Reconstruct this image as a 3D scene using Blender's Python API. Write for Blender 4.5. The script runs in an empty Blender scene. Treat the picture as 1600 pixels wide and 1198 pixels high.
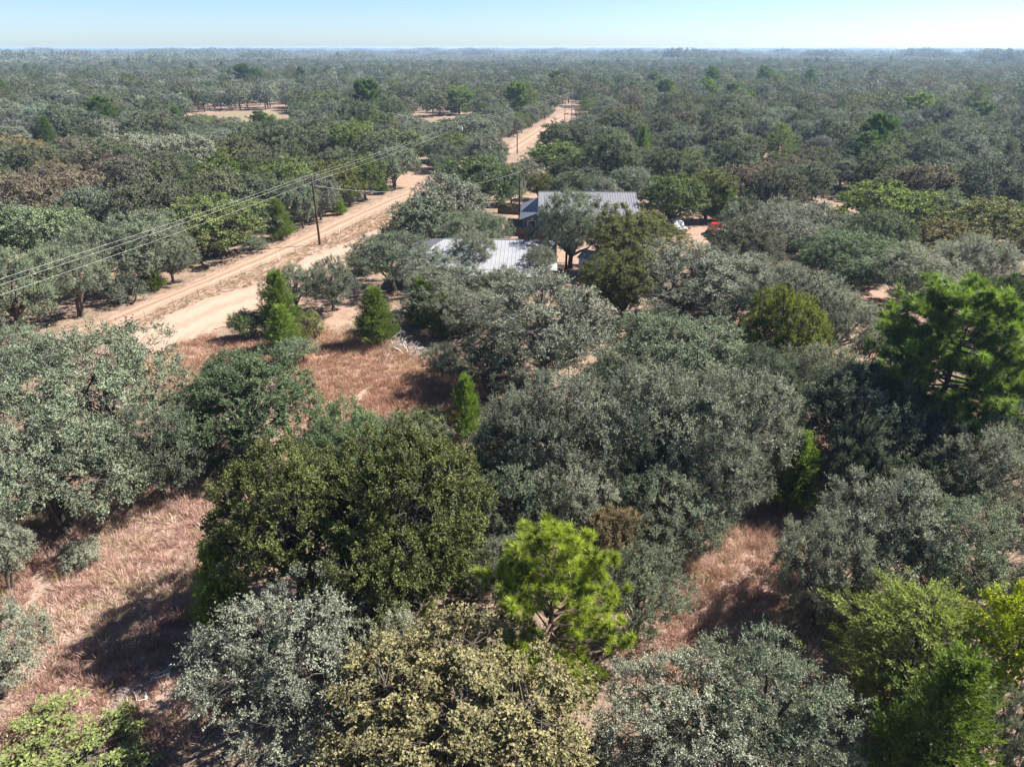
import bpy, math
import numpy as np
from mathutils import Vector

sc = bpy.context.scene
COL = sc.collection
R = math.radians

# ------------------------------------------------------------------ camera, sky, sun, exposure
cam_d = bpy.data.cameras.new('camera')
cam_d.sensor_width = 36.0
cam_d.lens = 36.0 * 1081.0 / 1600.0
cam_d.clip_start = 0.1
cam_d.clip_end = 40000.0
cam = bpy.data.objects.new('camera', cam_d)
COL.objects.link(cam)
CAM_Z, PITCH = 27.5, R(25.9)
cam.location = (0, 0, CAM_Z)
cam.rotation_euler = (math.pi / 2 - PITCH, 0, 0)
sc.camera = cam

SUN_EL, SUN_AZ = R(45.0), R(17.0)          # azimuth measured from +X (right) towards +Y (ahead)
sun_vec = Vector((math.cos(SUN_EL) * math.cos(SUN_AZ), math.cos(SUN_EL) * math.sin(SUN_AZ), math.sin(SUN_EL)))
world = bpy.data.worlds.new('World')
sc.world = world
world.use_nodes = True
wn = world.node_tree
wn.nodes.clear()
sky = wn.nodes.new('ShaderNodeTexSky')
sky.sky_type = 'NISHITA'
sky.sun_disc = False
sky.sun_elevation = SUN_EL
sky.sun_rotation = math.pi / 2 - SUN_AZ
sky.altitude = 500
sky.air_density = 0.7
sky.dust_density = 0.6
sky.ozone_density = 5.0
bg = wn.nodes.new('ShaderNodeBackground')
bg.inputs['Strength'].default_value = 0.051
wo = wn.nodes.new('ShaderNodeOutputWorld')
wn.links.new(sky.outputs[0], bg.inputs['Color'])
wn.links.new(bg.outputs[0], wo.inputs['Surface'])

sun_d = bpy.data.lights.new('sun', 'SUN')
sun_d.energy = 5.0
sun_d.angle = R(0.5)
sun_d.color = (1.0, 0.945, 0.87)
sun = bpy.data.objects.new('sun', sun_d)
COL.objects.link(sun)
sun.rotation_euler = sun_vec.to_track_quat('Z', 'Y').to_euler()
sun.location = (60, 20, 60)

sc.view_settings.view_transform = 'Standard'
sc.view_settings.look = 'None'
sc.view_settings.gamma = 1.0
sc.view_settings.exposure = 1.8
sc.render.engine = 'CYCLES'
cy = sc.cycles
cy.max_bounces = 6
cy.diffuse_bounces = 3
cy.glossy_bounces = 2
cy.transmission_bounces = 3
cy.transparent_max_bounces = 4
cy.volume_bounces = 0
cy.use_denoising = True
cy.caustics_reflective = False
cy.caustics_refractive = False

# ------------------------------------------------------------------ survey, in metres (x right, y ahead of the drone)
ROAD_L = [(-49.89, 63.52), (-47.84, 69.97), (-44.86, 76.49), (-41.94, 84.9), (-38.15, 97.67), (-30.58, 124.29), (-25.81, 141.72), (-17.73, 164.2), (-10.2, 190.85), (-2.9, 219.3), (7.01, 267.28), (19.27, 327.1), (30.28, 377.86)]
ROAD_R = [(-44.82, 63.04), (-43.31, 69.78), (-41.63, 75.19), (-39.98, 81.6), (-35.47, 93.47), (-28.55, 115.14), (-23.76, 133.06), (-16.07, 156.01), (-6.65, 186.41), (2.27, 213.55), (10.8, 256.96), (22.95, 314.93), (32.49, 365.75)]
DRIVE_L = [(-41.56, 67.58), (-39.76, 73.51), (-36.76, 80.63), (-32.17, 87.05), (-29.83, 98.68), (-25.65, 107.53), (-20.31, 122.25), (-16.25, 131.33)]
DRIVE_R = [(-37.28, 61.94), (-35.52, 62.88), (-33.38, 66.87), (-29.62, 75.62), (-26.49, 83.09), (-22.65, 91.34), (-19.5, 109.96), (-12.41, 122.25)]
LOT = [(-27.45, 78.28), (-26.51, 92.85), (-20.05, 87.05), (-17.76, 79.44), (-15.06, 77.15), (-17.03, 71.9), (-20.94, 70.54), (-24.43, 70.54)]
STRIP = [(-43.19, 69.03), (-34.58, 96.01), (-28.0, 116.04), (-15.78, 152.95), (-13.68, 136.04), (-25.57, 104.81), (-33.42, 87.05), (-40.25, 64.66)]
CLEAR = [[(-28.87, 31.13), (-29.93, 35.25), (-22.95, 41.81), (-20.51, 45.34), (-16.53, 41.81), (-16.34, 33.39), (-16.79, 29.57), (-14.86, 26.32), (-14.01, 22.46), (-15.48, 20.48), (-20.83, 20.48), (-23.24, 22.46), (-24.17, 25.9), (-26.4, 28.11)], [(-34.6, 62.25), (-31.52, 67.23), (-24.67, 64.66), (-21.94, 69.03), (-16.09, 67.23), (-10.07, 62.25), (-5.03, 62.25), (-1.71, 55.2), (-2.7, 51.56), (-5.84, 50.44), (-10.35, 48.82), (-17.22, 49.35), (-16.8, 53.94), (-19.73, 60.73), (-29.57, 62.25), (-27.55, 51.56), (-30.24, 53.94)], [(6.33, 24.68), (8.34, 26.76), (9.99, 31.13), (13.0, 33.99), (17.76, 38.69), (23.33, 46.29), (24.91, 45.34), (22.21, 37.96), (17.34, 33.99), (15.18, 30.08), (14.05, 25.9), (11.56, 26.32), (8.95, 25.08)]]
YARD = [[(-13.37, 87.05), (-16.53, 110.8), (-1.07, 115.14), (1.76, 127.45), (18.75, 127.45), (17.68, 92.85), (11.39, 84.38)], [(21.57, 99.37), (30.46, 127.45), (41.01, 127.45), (35.49, 96.01), (26.14, 91.34)], [(8.35, 87.05), (18.04, 89.87), (15.77, 69.03), (9.74, 64.66), (8.61, 72.9)], [(33.76, 64.66), (43.92, 84.38), (50.42, 84.38), (45.94, 72.9), (36.49, 62.25)], [(49.39, 112.93), (58.48, 133.06), (63.36, 133.06), (52.69, 110.8)], [(-56.24, 81.84), (-60.98, 92.85), (-50.38, 92.85), (-44.01, 79.44), (-49.98, 74.98), (-52.49, 65.5), (-57.42, 72.9)], [(-45.51, 92.85), (-47.63, 101.13), (-44.97, 106.74), (-41.57, 97.67)], [(-27.47, 165.06), (-25.62, 179.08), (-19.78, 169.5), (-21.65, 149.27)], [(0.0, 130.2), (1.32, 145.75), (5.3, 145.75), (3.81, 117.43), (0.0, 115.14)]]
FIELD = [[(-117.66, 269.44), (-144.6, 347.14), (-108.0, 347.14), (-83.18, 273.86)], [(-33.61, 265.15), (-38.39, 320.9), (-19.47, 320.9), (-15.06, 265.15)], [(-1.82, 205.44), (11.68, 267.28), (30.3, 350.72), (25.49, 278.43), (17.36, 247.37), (9.21, 208.08)]]
SURVEY = [  # darkest grey-green tints put shade into the leaf colour of trees in shadow
    ('post_oak', -2.06, 17.77, 7.2, 10.9, (0.195, 0.182, 0.101), 'olive-tan oak with browning leaves directly below the bright green pine'),
    ('live_oak', -9.54, 21.38, 7.0, 8.72, (0.181, 0.198, 0.155), 'silvery live oak overhanging the dark shadow in the lower grass clearing'),
    ('live_oak', -6.13, 23.27, 5.5, 4.38, (0.228, 0.244, 0.19), 'pale twiggy live oak squeezed between silvery oak and browning oak'),
    ('live_oak', 6.95, 18.73, 6.0, 7.33, (0.228, 0.244, 0.19), 'pale grey-green live oak beside the browning oak'),
    ('live_oak', 9.93, 19.08, 6.5, 6.88, (0.157, 0.186, 0.129), 'grey-green live oak with yellow-green flecks in front of the right grass patch'),
    ('red_cedar', 16.42, 18.07, 8.0, 4.82, (0.072, 0.11, 0.026), 'dense conical dark green cedar beside the yellow-leaved tree'),
    ('juniper', 18.05, 22.65, 6.5, 6.59, (0.138, 0.174, 0.054), 'broad feathery olive-green juniper behind the conical cedar'),
    ('yellow_tree', 21.52, 21.44, 8.5, 4.03, (0.34, 0.4, 0.025), 'vivid yellow-green autumn tree beside the feathery juniper'),
    ('live_oak', 19.84, 18.38, 5.5, 3.01, (0.181, 0.198, 0.155), 'small silvery live oak beneath the vivid yellow-green tree'),
    ('pine_tree', 1.92, 23.38, 9.0, 6.34, (0.193, 0.248, 0.042), 'bright lime-green young pine between the dark oaks and browning oak'),
    ('post_oak', -11.6, 28.89, 10.64, 8.08, (0.114, 0.135, 0.049), 'dark green oak overlooking the lower grass clearing'),
    ('post_oak', -5.22, 28.99, 11.200000000000001, 8.43, (0.114, 0.135, 0.049), 'tall dark green oak with sunlit yellow-green top beside the small pointed cedar'),
    ('post_oak', -6.54, 26.2, 7.5, 6.86, (0.114, 0.135, 0.049), 'lower dark oak tucked beneath the tall green oak'),
    ('red_cedar', -14.44, 26.2, 6.5, 3.17, (0.098, 0.154, 0.034), 'feathery bright green young cedar at the edge of the lower clearing'),
    ('red_cedar', -3.57, 30.93, 6.5, 2.68, (0.098, 0.154, 0.034), 'bright green cedar poking through the side of the tall dark oak'),
    ('post_oak', 5.54, 31.04, 5.040000000000001, 3.74, (0.221, 0.179, 0.111), 'small oak with rusty orange leaves behind the bright pine'),
    ('live_oak', 6.55, 26.59, 5.5, 5.11, (0.157, 0.186, 0.129), 'grey-green live oak beside the bright pine, facing the right grass patch'),
    ('live_oak', -0.33, 28.31, 5.040000000000001, 4.05, (0.181, 0.198, 0.155), 'small silvery oak squeezed between tall dark oak and bright pine'),
    ('live_oak', 0.72, 37.55, 8.96, 6.42, (0.181, 0.198, 0.155), 'silvery live oak beside the small pointed cedar'),
    ('live_oak', 3.27, 38.48, 9.632, 8.54, (0.181, 0.198, 0.155), 'rounded silvery live oak, middle one of the big grey thicket'),
    ('live_oak', 9.56, 39.32, 9.632, 8.69, (0.181, 0.198, 0.155), 'silvery live oak in the big grey thicket above a bare gap'),
    ('live_oak', 14.31, 39.13, 9.408000000000001, 9.12, (0.181, 0.198, 0.155), 'large rounded silvery live oak beside the cedar at the shaded path'),
    ('live_oak', 12.54, 35.05, 7.280000000000001, 6.36, (0.181, 0.198, 0.155), 'lower silvery live oak bordering the right grass patch'),
    ('live_oak', 3.79, 33.99, 6.16, 5.43, (0.228, 0.244, 0.19), 'pale silvery oak directly behind the bright pine top'),
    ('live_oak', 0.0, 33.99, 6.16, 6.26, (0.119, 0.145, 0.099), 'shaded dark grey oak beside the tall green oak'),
    ('live_oak', 8.91, 32.85, 5.6000000000000005, 6.13, (0.157, 0.186, 0.129), 'grey-green low oak behind the rusty-leaved oak'),
    ('red_cedar', 18.29, 37.56, 6.0, 3.51, (0.098, 0.154, 0.034), 'bright green cedar at the edge of the shaded path'),
    ('red_cedar', -3.54, 46.92, 5.5, 2.85, (0.098, 0.154, 0.034), 'small pointed bright green cedar beside the red grass clearing'),
    ('live_oak', 15.88, 27.82, 6.496, 5.04, (0.228, 0.244, 0.19), 'pale live oak with dark leaning trunk showing beside the right grass patch'),
    ('live_oak', 19.73, 29.32, 7.6160000000000005, 7.79, (0.181, 0.198, 0.155), 'spreading silvery live oak behind the feathery juniper'),
    ('live_oak', 23.08, 27.77, 7.280000000000001, 7.51, (0.157, 0.186, 0.129), 'grey-green live oak behind the vivid yellow-green tree'),
    ('live_oak', 28.98, 36.25, 6.720000000000001, 6.55, (0.228, 0.244, 0.19), 'thin pale live oak standing below the big pine'),
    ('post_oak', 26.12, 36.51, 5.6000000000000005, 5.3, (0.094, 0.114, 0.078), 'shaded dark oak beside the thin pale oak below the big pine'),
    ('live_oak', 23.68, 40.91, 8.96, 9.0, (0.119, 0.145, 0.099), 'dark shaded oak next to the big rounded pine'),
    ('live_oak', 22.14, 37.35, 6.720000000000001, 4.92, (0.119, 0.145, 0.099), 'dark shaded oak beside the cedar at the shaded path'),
    ('pine_tree', 30.08, 42.61, 13.5, 9.67, (0.13, 0.204, 0.057), 'big rounded deep green pine towering over the oaks'),
    ('pine_tree', 36.69, 44.3, 9.0, 5.01, (0.13, 0.204, 0.057), 'smaller green pine beside the big rounded pine'),
    ('live_oak', -29.92, 43.97, 10.080000000000002, 12.72, (0.157, 0.186, 0.129), 'broad grey-green live oak beside the sandy driveway end'),
    ('live_oak', -27.61, 35.1, 8.4, 9.7, (0.157, 0.186, 0.129), 'grey-green live oak shading the edge of the lower grass clearing'),
    ('live_oak', -23.36, 38.38, 7.280000000000001, 6.37, (0.119, 0.145, 0.099), 'dark live oak between the two grass clearings'),
    ('live_oak', -41.8, 52.69, 7.280000000000001, 7.62, (0.157, 0.186, 0.129), 'live oak at the bend of the sand track by the main road'),
    ('post_oak', -19.11, 44.26, 8.064000000000002, 9.88, (0.101, 0.146, 0.081), 'green live oak standing alone between driveway and red grass clearing'),
    ('live_oak', -28.33, 29.84, 5.040000000000001, 4.21, (0.228, 0.244, 0.19), 'pale grey shrubby oak bordering the lower grass clearing'),
    ('live_oak', -23.96, 23.17, 5.0, 4.97, (0.228, 0.244, 0.19), 'very pale silver-green oak bordering the shaded clearing corner'),
    ('shrub', -18.77, 18.5, 1.25, 7.61, (0.155, 0.189, 0.065), 'yellow-green leafy thicket at the foot of the shaded clearing'),
    ('shrub', -25.55, 32.26, 1.3, 2.64, (0.186, 0.2, 0.155), 'low pale silvery shrub alone in the lower grass clearing'),
    ('shrub', -20.68, 42.37, 2.0, 4.14, (0.097, 0.119, 0.081), 'dark low bush between the clearings'),
    ('live_oak', -11.08, 39.73, 6.720000000000001, 6.09, (0.124, 0.178, 0.086), 'green oak at the near rim of the red grass clearing'),
    ('live_oak', -7.42, 40.62, 5.376, 5.76, (0.157, 0.186, 0.129), 'grey-green oak at the near rim of the red grass clearing'),
    ('dead_shrub', -17.77, 23.4, 1.0, 3.65, (0.36, 0.34, 0.32), 'low tangle of dead branches lying in the shaded clearing'),
    ('dead_shrub', -25.7, 30.58, 0.5, 2.19, (0.36, 0.34, 0.32), 'flat scatter of dead twigs in the sunlit lower clearing'),
    ('red_cedar', -24.39, 68.71, 7.0, 4.83, (0.072, 0.11, 0.026), 'tall pointed dark cedar at the sandy driveway side'),
    ('red_cedar', -22.94, 64.47, 4.8, 3.96, (0.098, 0.154, 0.034), 'shorter bright cedar in front of the tall pointed cedar'),
    ('shrub', -21.02, 61.13, 2.6, 4.3, (0.135, 0.176, 0.108), 'round grey-green bush at the foot of the driveway cedars'),
    ('shrub', -21.12, 67.42, 3.0, 3.33, (0.142, 0.159, 0.054), 'olive bush behind the driveway cedars'),
    ('red_cedar', -13.87, 65.87, 6.2, 4.8, (0.072, 0.11, 0.026), 'full dark cedar beside the bleached dead shrub'),
    ('dead_shrub', -10.45, 63.39, 4.5, 4.91, (0.36, 0.34, 0.32), 'bleached grey dead shrub beside the full dark cedar'),
    ('red_cedar', -9.63, 70.49, 5.6, 4.54, (0.072, 0.11, 0.026), 'dark cedar behind the bleached dead shrub'),
    ('red_cedar', -6.87, 67.79, 4.6, 4.0, (0.072, 0.11, 0.026), 'squat dark cedar beneath the big spreading live oak'),
    ('live_oak', -6.43, 57.84, 3.3600000000000003, 3.86, (0.157, 0.186, 0.129), 'small spindly oak at the far rim of the red grass clearing'),
    ('live_oak', 2.81, 56.98, 9.839999999999998, 13.61, (0.181, 0.198, 0.155), 'biggest spreading live oak with dark limbs showing, above the red clearing'),
    ('live_oak', -1.94, 54.9, 5.6000000000000005, 7.93, (0.119, 0.145, 0.099), 'dark low oak under the biggest spreading live oak'),
    ('live_oak', 13.72, 51.22, 8.4, 12.53, (0.14, 0.173, 0.112), 'wide grey-green live oak right behind the big grey thicket'),
    ('live_oak', 19.19, 47.83, 7.280000000000001, 5.95, (0.119, 0.145, 0.099), 'dark live oak behind the cedar at the shaded path'),
    ('post_oak', 23.66, 56.26, 9.6, 7.04, (0.169, 0.202, 0.036), 'yellow-topped oak standing out among silvery oaks'),
    ('live_oak', 24.08, 48.97, 7.280000000000001, 8.28, (0.165, 0.181, 0.124), 'olive-grey live oak between the yellow-topped oak and the big pine'),
    ('shrub', 36.37, 64.54, 2.2, 2.57, (0.111, 0.173, 0.038), 'small bright green bush on the sandy gap beside the big pine'),
    ('live_oak', -24.84, 74.85, 6.0, 6.73, (0.157, 0.186, 0.129), 'spreading little live oak on the sandy verge behind the tall pointed cedar'),
    ('live_oak', -20.79, 76.07, 6.24, 6.02, (0.119, 0.145, 0.099), 'small multi-stemmed dark oak on the white sand'),
    ('live_oak', -14.61, 83.65, 7.5, 11.84, (0.119, 0.145, 0.099), 'dark live oak hiding the left end of the white roof'),
    ('live_oak', -10.0, 109.47, 9.6, 14.29, (0.181, 0.198, 0.155), 'grey live oak between driveway and the dark service pole'),
    ('post_oak', -6.25, 126.14, 10.799999999999999, 15.24, (0.098, 0.14, 0.068), 'rounded green oak at the bend of the road'),
    ('live_oak', -5.88, 97.38, 7.0, 9.5, (0.165, 0.198, 0.132), 'grey-green live oak behind the white metal roof'),
    ('live_oak', -2.57, 98.58, 6.5, 5.5, (0.165, 0.198, 0.132), 'narrow grey-green live oak behind the white roof ridge'),
    ('live_oak', 3.4, 85.45, 5.5, 4.45, (0.198, 0.214, 0.148), 'small pale oak in front of the white roof hip'),
    ('live_oak', -4.97, 87.98, 6.6, 6.62, (0.181, 0.206, 0.148), 'thin pale oak half covering the white roof'),
    ('live_oak', -7.39, 73.17, 6.8, 10.56, (0.173, 0.195, 0.14), 'silvery oak in front of the long white roof'),
    ('live_oak', -1.05, 72.89, 6.2, 6.33, (0.173, 0.195, 0.14), 'silvery oak squeezed between white roof and biggest live oak'),
    ('live_oak', 8.19, 93.26, 10.799999999999999, 11.19, (0.157, 0.186, 0.129), 'live oak with forked dark trunk before the blue house'),
    ('post_oak', 15.93, 90.92, 8.8, 12.28, (0.137, 0.153, 0.052), 'olive-green oak below the corner of the grey ribbed roof'),
    ('post_oak', 11.37, 70.52, 9.0, 8.34, (0.137, 0.153, 0.052), 'small olive oak beside the white shed'),
    ('post_oak', 26.7, 117.52, 9.0, 11.16, (0.117, 0.163, 0.058), 'green oak beside the parked vehicles'),
    ('post_oak', 10.54, 164.86, 8.4, 15.29, (0.117, 0.169, 0.052), 'green oak behind the blue house and near the little shed'),
    ('live_oak', 17.14, 130.38, 6.0, 8.27, (0.181, 0.198, 0.155), 'grey live oak rising behind the grey ribbed roof'),
    ('live_oak', 18.87, 71.65, 9.0, 15.1, (0.181, 0.198, 0.155), 'wide silvery live oak with dark limbs before the parked vehicles'),
    ('live_oak', 25.26, 75.57, 7.8, 9.53, (0.181, 0.198, 0.155), 'silvery live oak merging with the wide oak by the vehicles'),
    ('live_oak', 35.39, 91.83, 9.6, 14.54, (0.181, 0.198, 0.155), 'grey live oak with leaning trunk beside the red pickup'),
    ('post_oak', 56.36, 106.12, 9.6, 14.96, (0.143, 0.195, 0.042), 'big bright green oak beside the leaning pole'),
    ('live_oak', 41.29, 81.6, 7.8, 14.01, (0.124, 0.178, 0.086), 'dark green live oak with slender trunks above the sandy gap'),
    ('live_oak', 27.96, 65.36, 8.4, 10.48, (0.181, 0.198, 0.155), 'silvery oak behind the yellow-topped oak'),
    ('live_oak', 31.05, 61.83, 7.199999999999999, 7.37, (0.228, 0.244, 0.19), 'pale silvery oak beside the sandy gap'),
    ('live_oak', 45.86, 76.31, 7.8, 10.41, (0.228, 0.244, 0.19), 'pale silvery oak behind the big rounded pine'),
    ('live_oak', 54.75, 80.22, 7.8, 10.04, (0.228, 0.244, 0.19), 'pale silvery oak behind the top of the big pine'),
    ('post_oak', 67.47, 98.57, 8.4, 14.04, (0.137, 0.153, 0.052), 'olive mottled oak beyond the leaning pole'),
    ('post_oak', 57.64, 90.53, 7.199999999999999, 10.26, (0.182, 0.169, 0.072), 'brownish oak at the foot of the leaning pole'),
    ('post_oak', 51.08, 67.38, 7.199999999999999, 6.48, (0.078, 0.12, 0.029), 'dark green oak pressed against the big pine'),
    ('red_cedar', 36.66, 121.57, 6.5, 6.67, (0.072, 0.11, 0.026), 'dark cedar behind the red pickup'),
    ('post_oak', 44.13, 132.34, 8.4, 13.12, (0.202, 0.172, 0.14), 'brownish oak behind the red pickup'),
    ('pine_tree', 59.44, 161.7, 13.0, 9.1, (0.13, 0.204, 0.057), 'lone bright green pine rising from the distant oaks'),
    ('pine_tree', 76.59, 374.32, 13.0, 9.57, (0.13, 0.204, 0.057), 'dark distant pine, left one of a loose trio'),
    ('pine_tree', 91.17, 350.36, 14.0, 10.76, (0.13, 0.204, 0.057), 'tall distant pine with spreading crown'),
    ('pine_tree', 93.91, 302.23, 12.0, 8.3, (0.13, 0.204, 0.057), 'dark conical distant pine'),
    ('pine_tree', 156.65, 443.65, 14.0, 12.05, (0.13, 0.204, 0.057), 'paired dark distant pine, taller of two'),
    ('pine_tree', 177.67, 475.72, 12.0, 8.08, (0.13, 0.204, 0.057), 'paired dark distant pine, smaller of two'),
    ('pine_tree', 145.55, 265.82, 13.0, 12.82, (0.13, 0.204, 0.057), 'broad distant pine at the far right woods'),
    ('pine_tree', 159.15, 275.1, 12.0, 7.58, (0.13, 0.204, 0.057), 'small dark pine beside the broad distant pine'),
    ('pine_tree', 27.55, 278.1, 11.0, 8.63, (0.11, 0.176, 0.05), 'green pine beside the far bend of the road'),
    ('pine_tree', 1.6, 312.5, 14.0, 9.63, (0.13, 0.204, 0.057), 'tall green pine along the far road'),
    ('pine_tree', 7.8, 303.21, 13.0, 8.84, (0.13, 0.204, 0.057), 'green pine along the far road by the utility poles'),
    ('pine_tree', -24.09, 335.09, 12.0, 14.34, (0.13, 0.204, 0.057), 'dark broad pine beyond the small hidden field'),
    ('live_oak', 27.05, 239.03, 8.4, 18.31, (0.119, 0.145, 0.099), 'dark grey oak at the far bend of the road'),
    ('live_oak', -4.34, 68.37, 5.3999999999999995, 7.34, (0.181, 0.198, 0.155), 'silvery oak low in front of the squat dark cedar'),
    ('live_oak', 7.62, 37.87, 6.16, 4.98, (0.157, 0.186, 0.129), 'grey-green oak filling the gap in the big grey thicket'),
    ('live_oak', 8.2, 49.83, 5.6000000000000005, 5.08, (0.157, 0.186, 0.129), 'grey-green oak behind the big grey thicket gap'),
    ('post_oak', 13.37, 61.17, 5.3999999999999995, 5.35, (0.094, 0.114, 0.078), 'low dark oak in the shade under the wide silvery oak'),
    ('live_oak', 28.66, 42.35, 6.720000000000001, 5.42, (0.119, 0.145, 0.099), 'dark oak crowding the trunk of the big pine'),
    ('live_oak', 32.91, 40.58, 6.720000000000001, 5.24, (0.157, 0.186, 0.129), 'grey-green oak at the foot of the big pine'),
    ('live_oak', -49.05, 74.0, 9.0, 8.54, (0.157, 0.186, 0.129), 'live oak overhanging the shaded sand track by the main road'),
    ('live_oak', -40.78, 86.68, 7.199999999999999, 6.73, (0.157, 0.186, 0.129), 'small live oak on the road verge beside the light green oak'),
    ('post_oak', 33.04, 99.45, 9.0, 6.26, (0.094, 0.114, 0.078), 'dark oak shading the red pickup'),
    ('live_oak', -13.67, 102.14, 7.8, 9.85, (0.157, 0.186, 0.129), 'grey-green oak hiding the end of the driveway'),
    ('live_oak', 23.18, 135.39, 7.5, 10.98, (0.157, 0.186, 0.129), 'grey-green oak behind the right end of the grey ribbed roof'),
    ('post_oak', 34.76, 123.92, 9.0, 9.87, (0.137, 0.153, 0.052), 'olive oak behind the parked vehicles'),
    ('live_oak', 23.0, 209.8, 7.199999999999999, 13.16, (0.181, 0.198, 0.155), 'silver-grey oak on the house side of the far road'),
    ('live_oak', 3.1, 157.35, 5.52, 7.74, (0.181, 0.198, 0.155), 'short silvery oak between the service pole and the far road'),
    ('live_oak', 0.0, 136.38, 5.76, 5.97, (0.157, 0.186, 0.129), 'short grey-green oak beside the dark service pole'),
    ('post_oak', 5.5, 141.79, 5.3999999999999995, 5.62, (0.137, 0.153, 0.052), 'short olive oak behind the dark board fence'),
    ('live_oak', -50.29, 68.34, 9.6, 10.12, (0.165, 0.206, 0.132), 'grey-green oak beside the shaded sand track'),
    ('live_oak', -63.66, 92.56, 9.0, 13.25, (0.157, 0.206, 0.116), 'green live oak behind the shaded sand track'),
    ('live_oak', -50.95, 83.21, 8.4, 9.05, (0.157, 0.186, 0.129), 'live oak beside the shaded sand track with branches over it'),
    ('live_oak', -45.43, 85.13, 9.6, 13.15, (0.157, 0.186, 0.129), 'umbrella-shaped live oak with forked trunks at the main road'),
    ('post_oak', -74.55, 120.93, 9.0, 15.68, (0.202, 0.172, 0.14), 'brownish-pink oak turning colour behind the roadside live oaks'),
    ('post_oak', -88.21, 137.26, 8.4, 9.5, (0.221, 0.179, 0.111), 'oak with orange-turning crown among brownish oaks'),
    ('post_oak', -82.42, 115.35, 9.0, 12.7, (0.202, 0.172, 0.14), 'dull brown oak at the woodland edge beside orange-turning oak'),
    ('post_oak', -114.63, 165.95, 9.6, 14.55, (0.221, 0.179, 0.111), 'orange-yellow oak far left of the road'),
    ('live_oak', -92.64, 174.9, 9.6, 16.98, (0.228, 0.244, 0.19), 'broad pale silvery oak deep in the left woods'),
    ('live_oak', -78.03, 171.44, 9.6, 15.83, (0.228, 0.244, 0.19), 'pale silver-green oak beside the deep green rounded oak'),
    ('red_cedar', -67.06, 134.91, 8.0, 7.56, (0.072, 0.11, 0.026), 'dark cedar among the left woods behind pale oak'),
    ('post_oak', -55.27, 135.15, 9.0, 12.03, (0.091, 0.143, 0.029), 'deep green rounded oak behind the light green roadside oak'),
    ('post_oak', -41.14, 99.05, 9.0, 14.58, (0.156, 0.202, 0.078), 'light green roadside oak beside the dark roadside cedar'),
    ('red_cedar', -36.2, 109.25, 6.5, 5.24, (0.072, 0.11, 0.026), 'dark conical cedar at the edge of the main road'),
    ('red_cedar', -44.7, 83.45, 4.0, 2.71, (0.072, 0.11, 0.026), 'small dark cedar where the sand track meets the main road'),
    ('shrub', -45.84, 78.67, 3.4, 4.55, (0.135, 0.162, 0.121), 'grey bush where the sand track meets the main road'),
    ('shrub', -37.9, 102.47, 2.2, 4.8, (0.128, 0.153, 0.105), 'low grey bush on the roadside by the dark conical cedar'),
    ('post_oak', -45.95, 133.73, 9.0, 11.25, (0.104, 0.137, 0.052), 'olive-dark oak behind the dark roadside cedar'),
    ('live_oak', -34.28, 116.78, 7.8, 6.79, (0.157, 0.186, 0.129), 'grey live oak behind the first utility pole'),
    ('live_oak', -31.24, 122.93, 7.8, 7.36, (0.181, 0.198, 0.155), 'grey live oak right of the first utility pole along the road'),
    ('post_oak', -28.77, 130.3, 9.0, 9.69, (0.137, 0.153, 0.052), 'olive roadside oak between two utility poles'),
    ('post_oak', -26.55, 141.11, 9.0, 9.73, (0.117, 0.156, 0.052), 'green roadside oak beside the pink verge'),
    ('red_cedar', -31.39, 127.11, 3.5, 3.02, (0.098, 0.154, 0.034), 'little bright cedar on the verge of the main road'),
    ('live_oak', -19.85, 153.71, 9.0, 10.54, (0.157, 0.186, 0.129), 'roadside live oak before the second utility pole'),
    ('live_oak', -11.91, 209.78, 10.2, 17.14, (0.157, 0.186, 0.129), 'large live oak beside the second utility pole'),
    ('live_oak', -5.32, 245.48, 10.799999999999999, 12.88, (0.157, 0.186, 0.129), 'live oak lining the far stretch of the road'),
    ('live_oak', -29.08, 183.5, 9.6, 15.99, (0.132, 0.165, 0.083), 'olive-grey oak behind the roadside trees'),
]


# ------------------------------------------------------------------ helpers
def nrm(a):
    return a / np.maximum(np.linalg.norm(a, axis=-1, keepdims=True), 1e-9)

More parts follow.
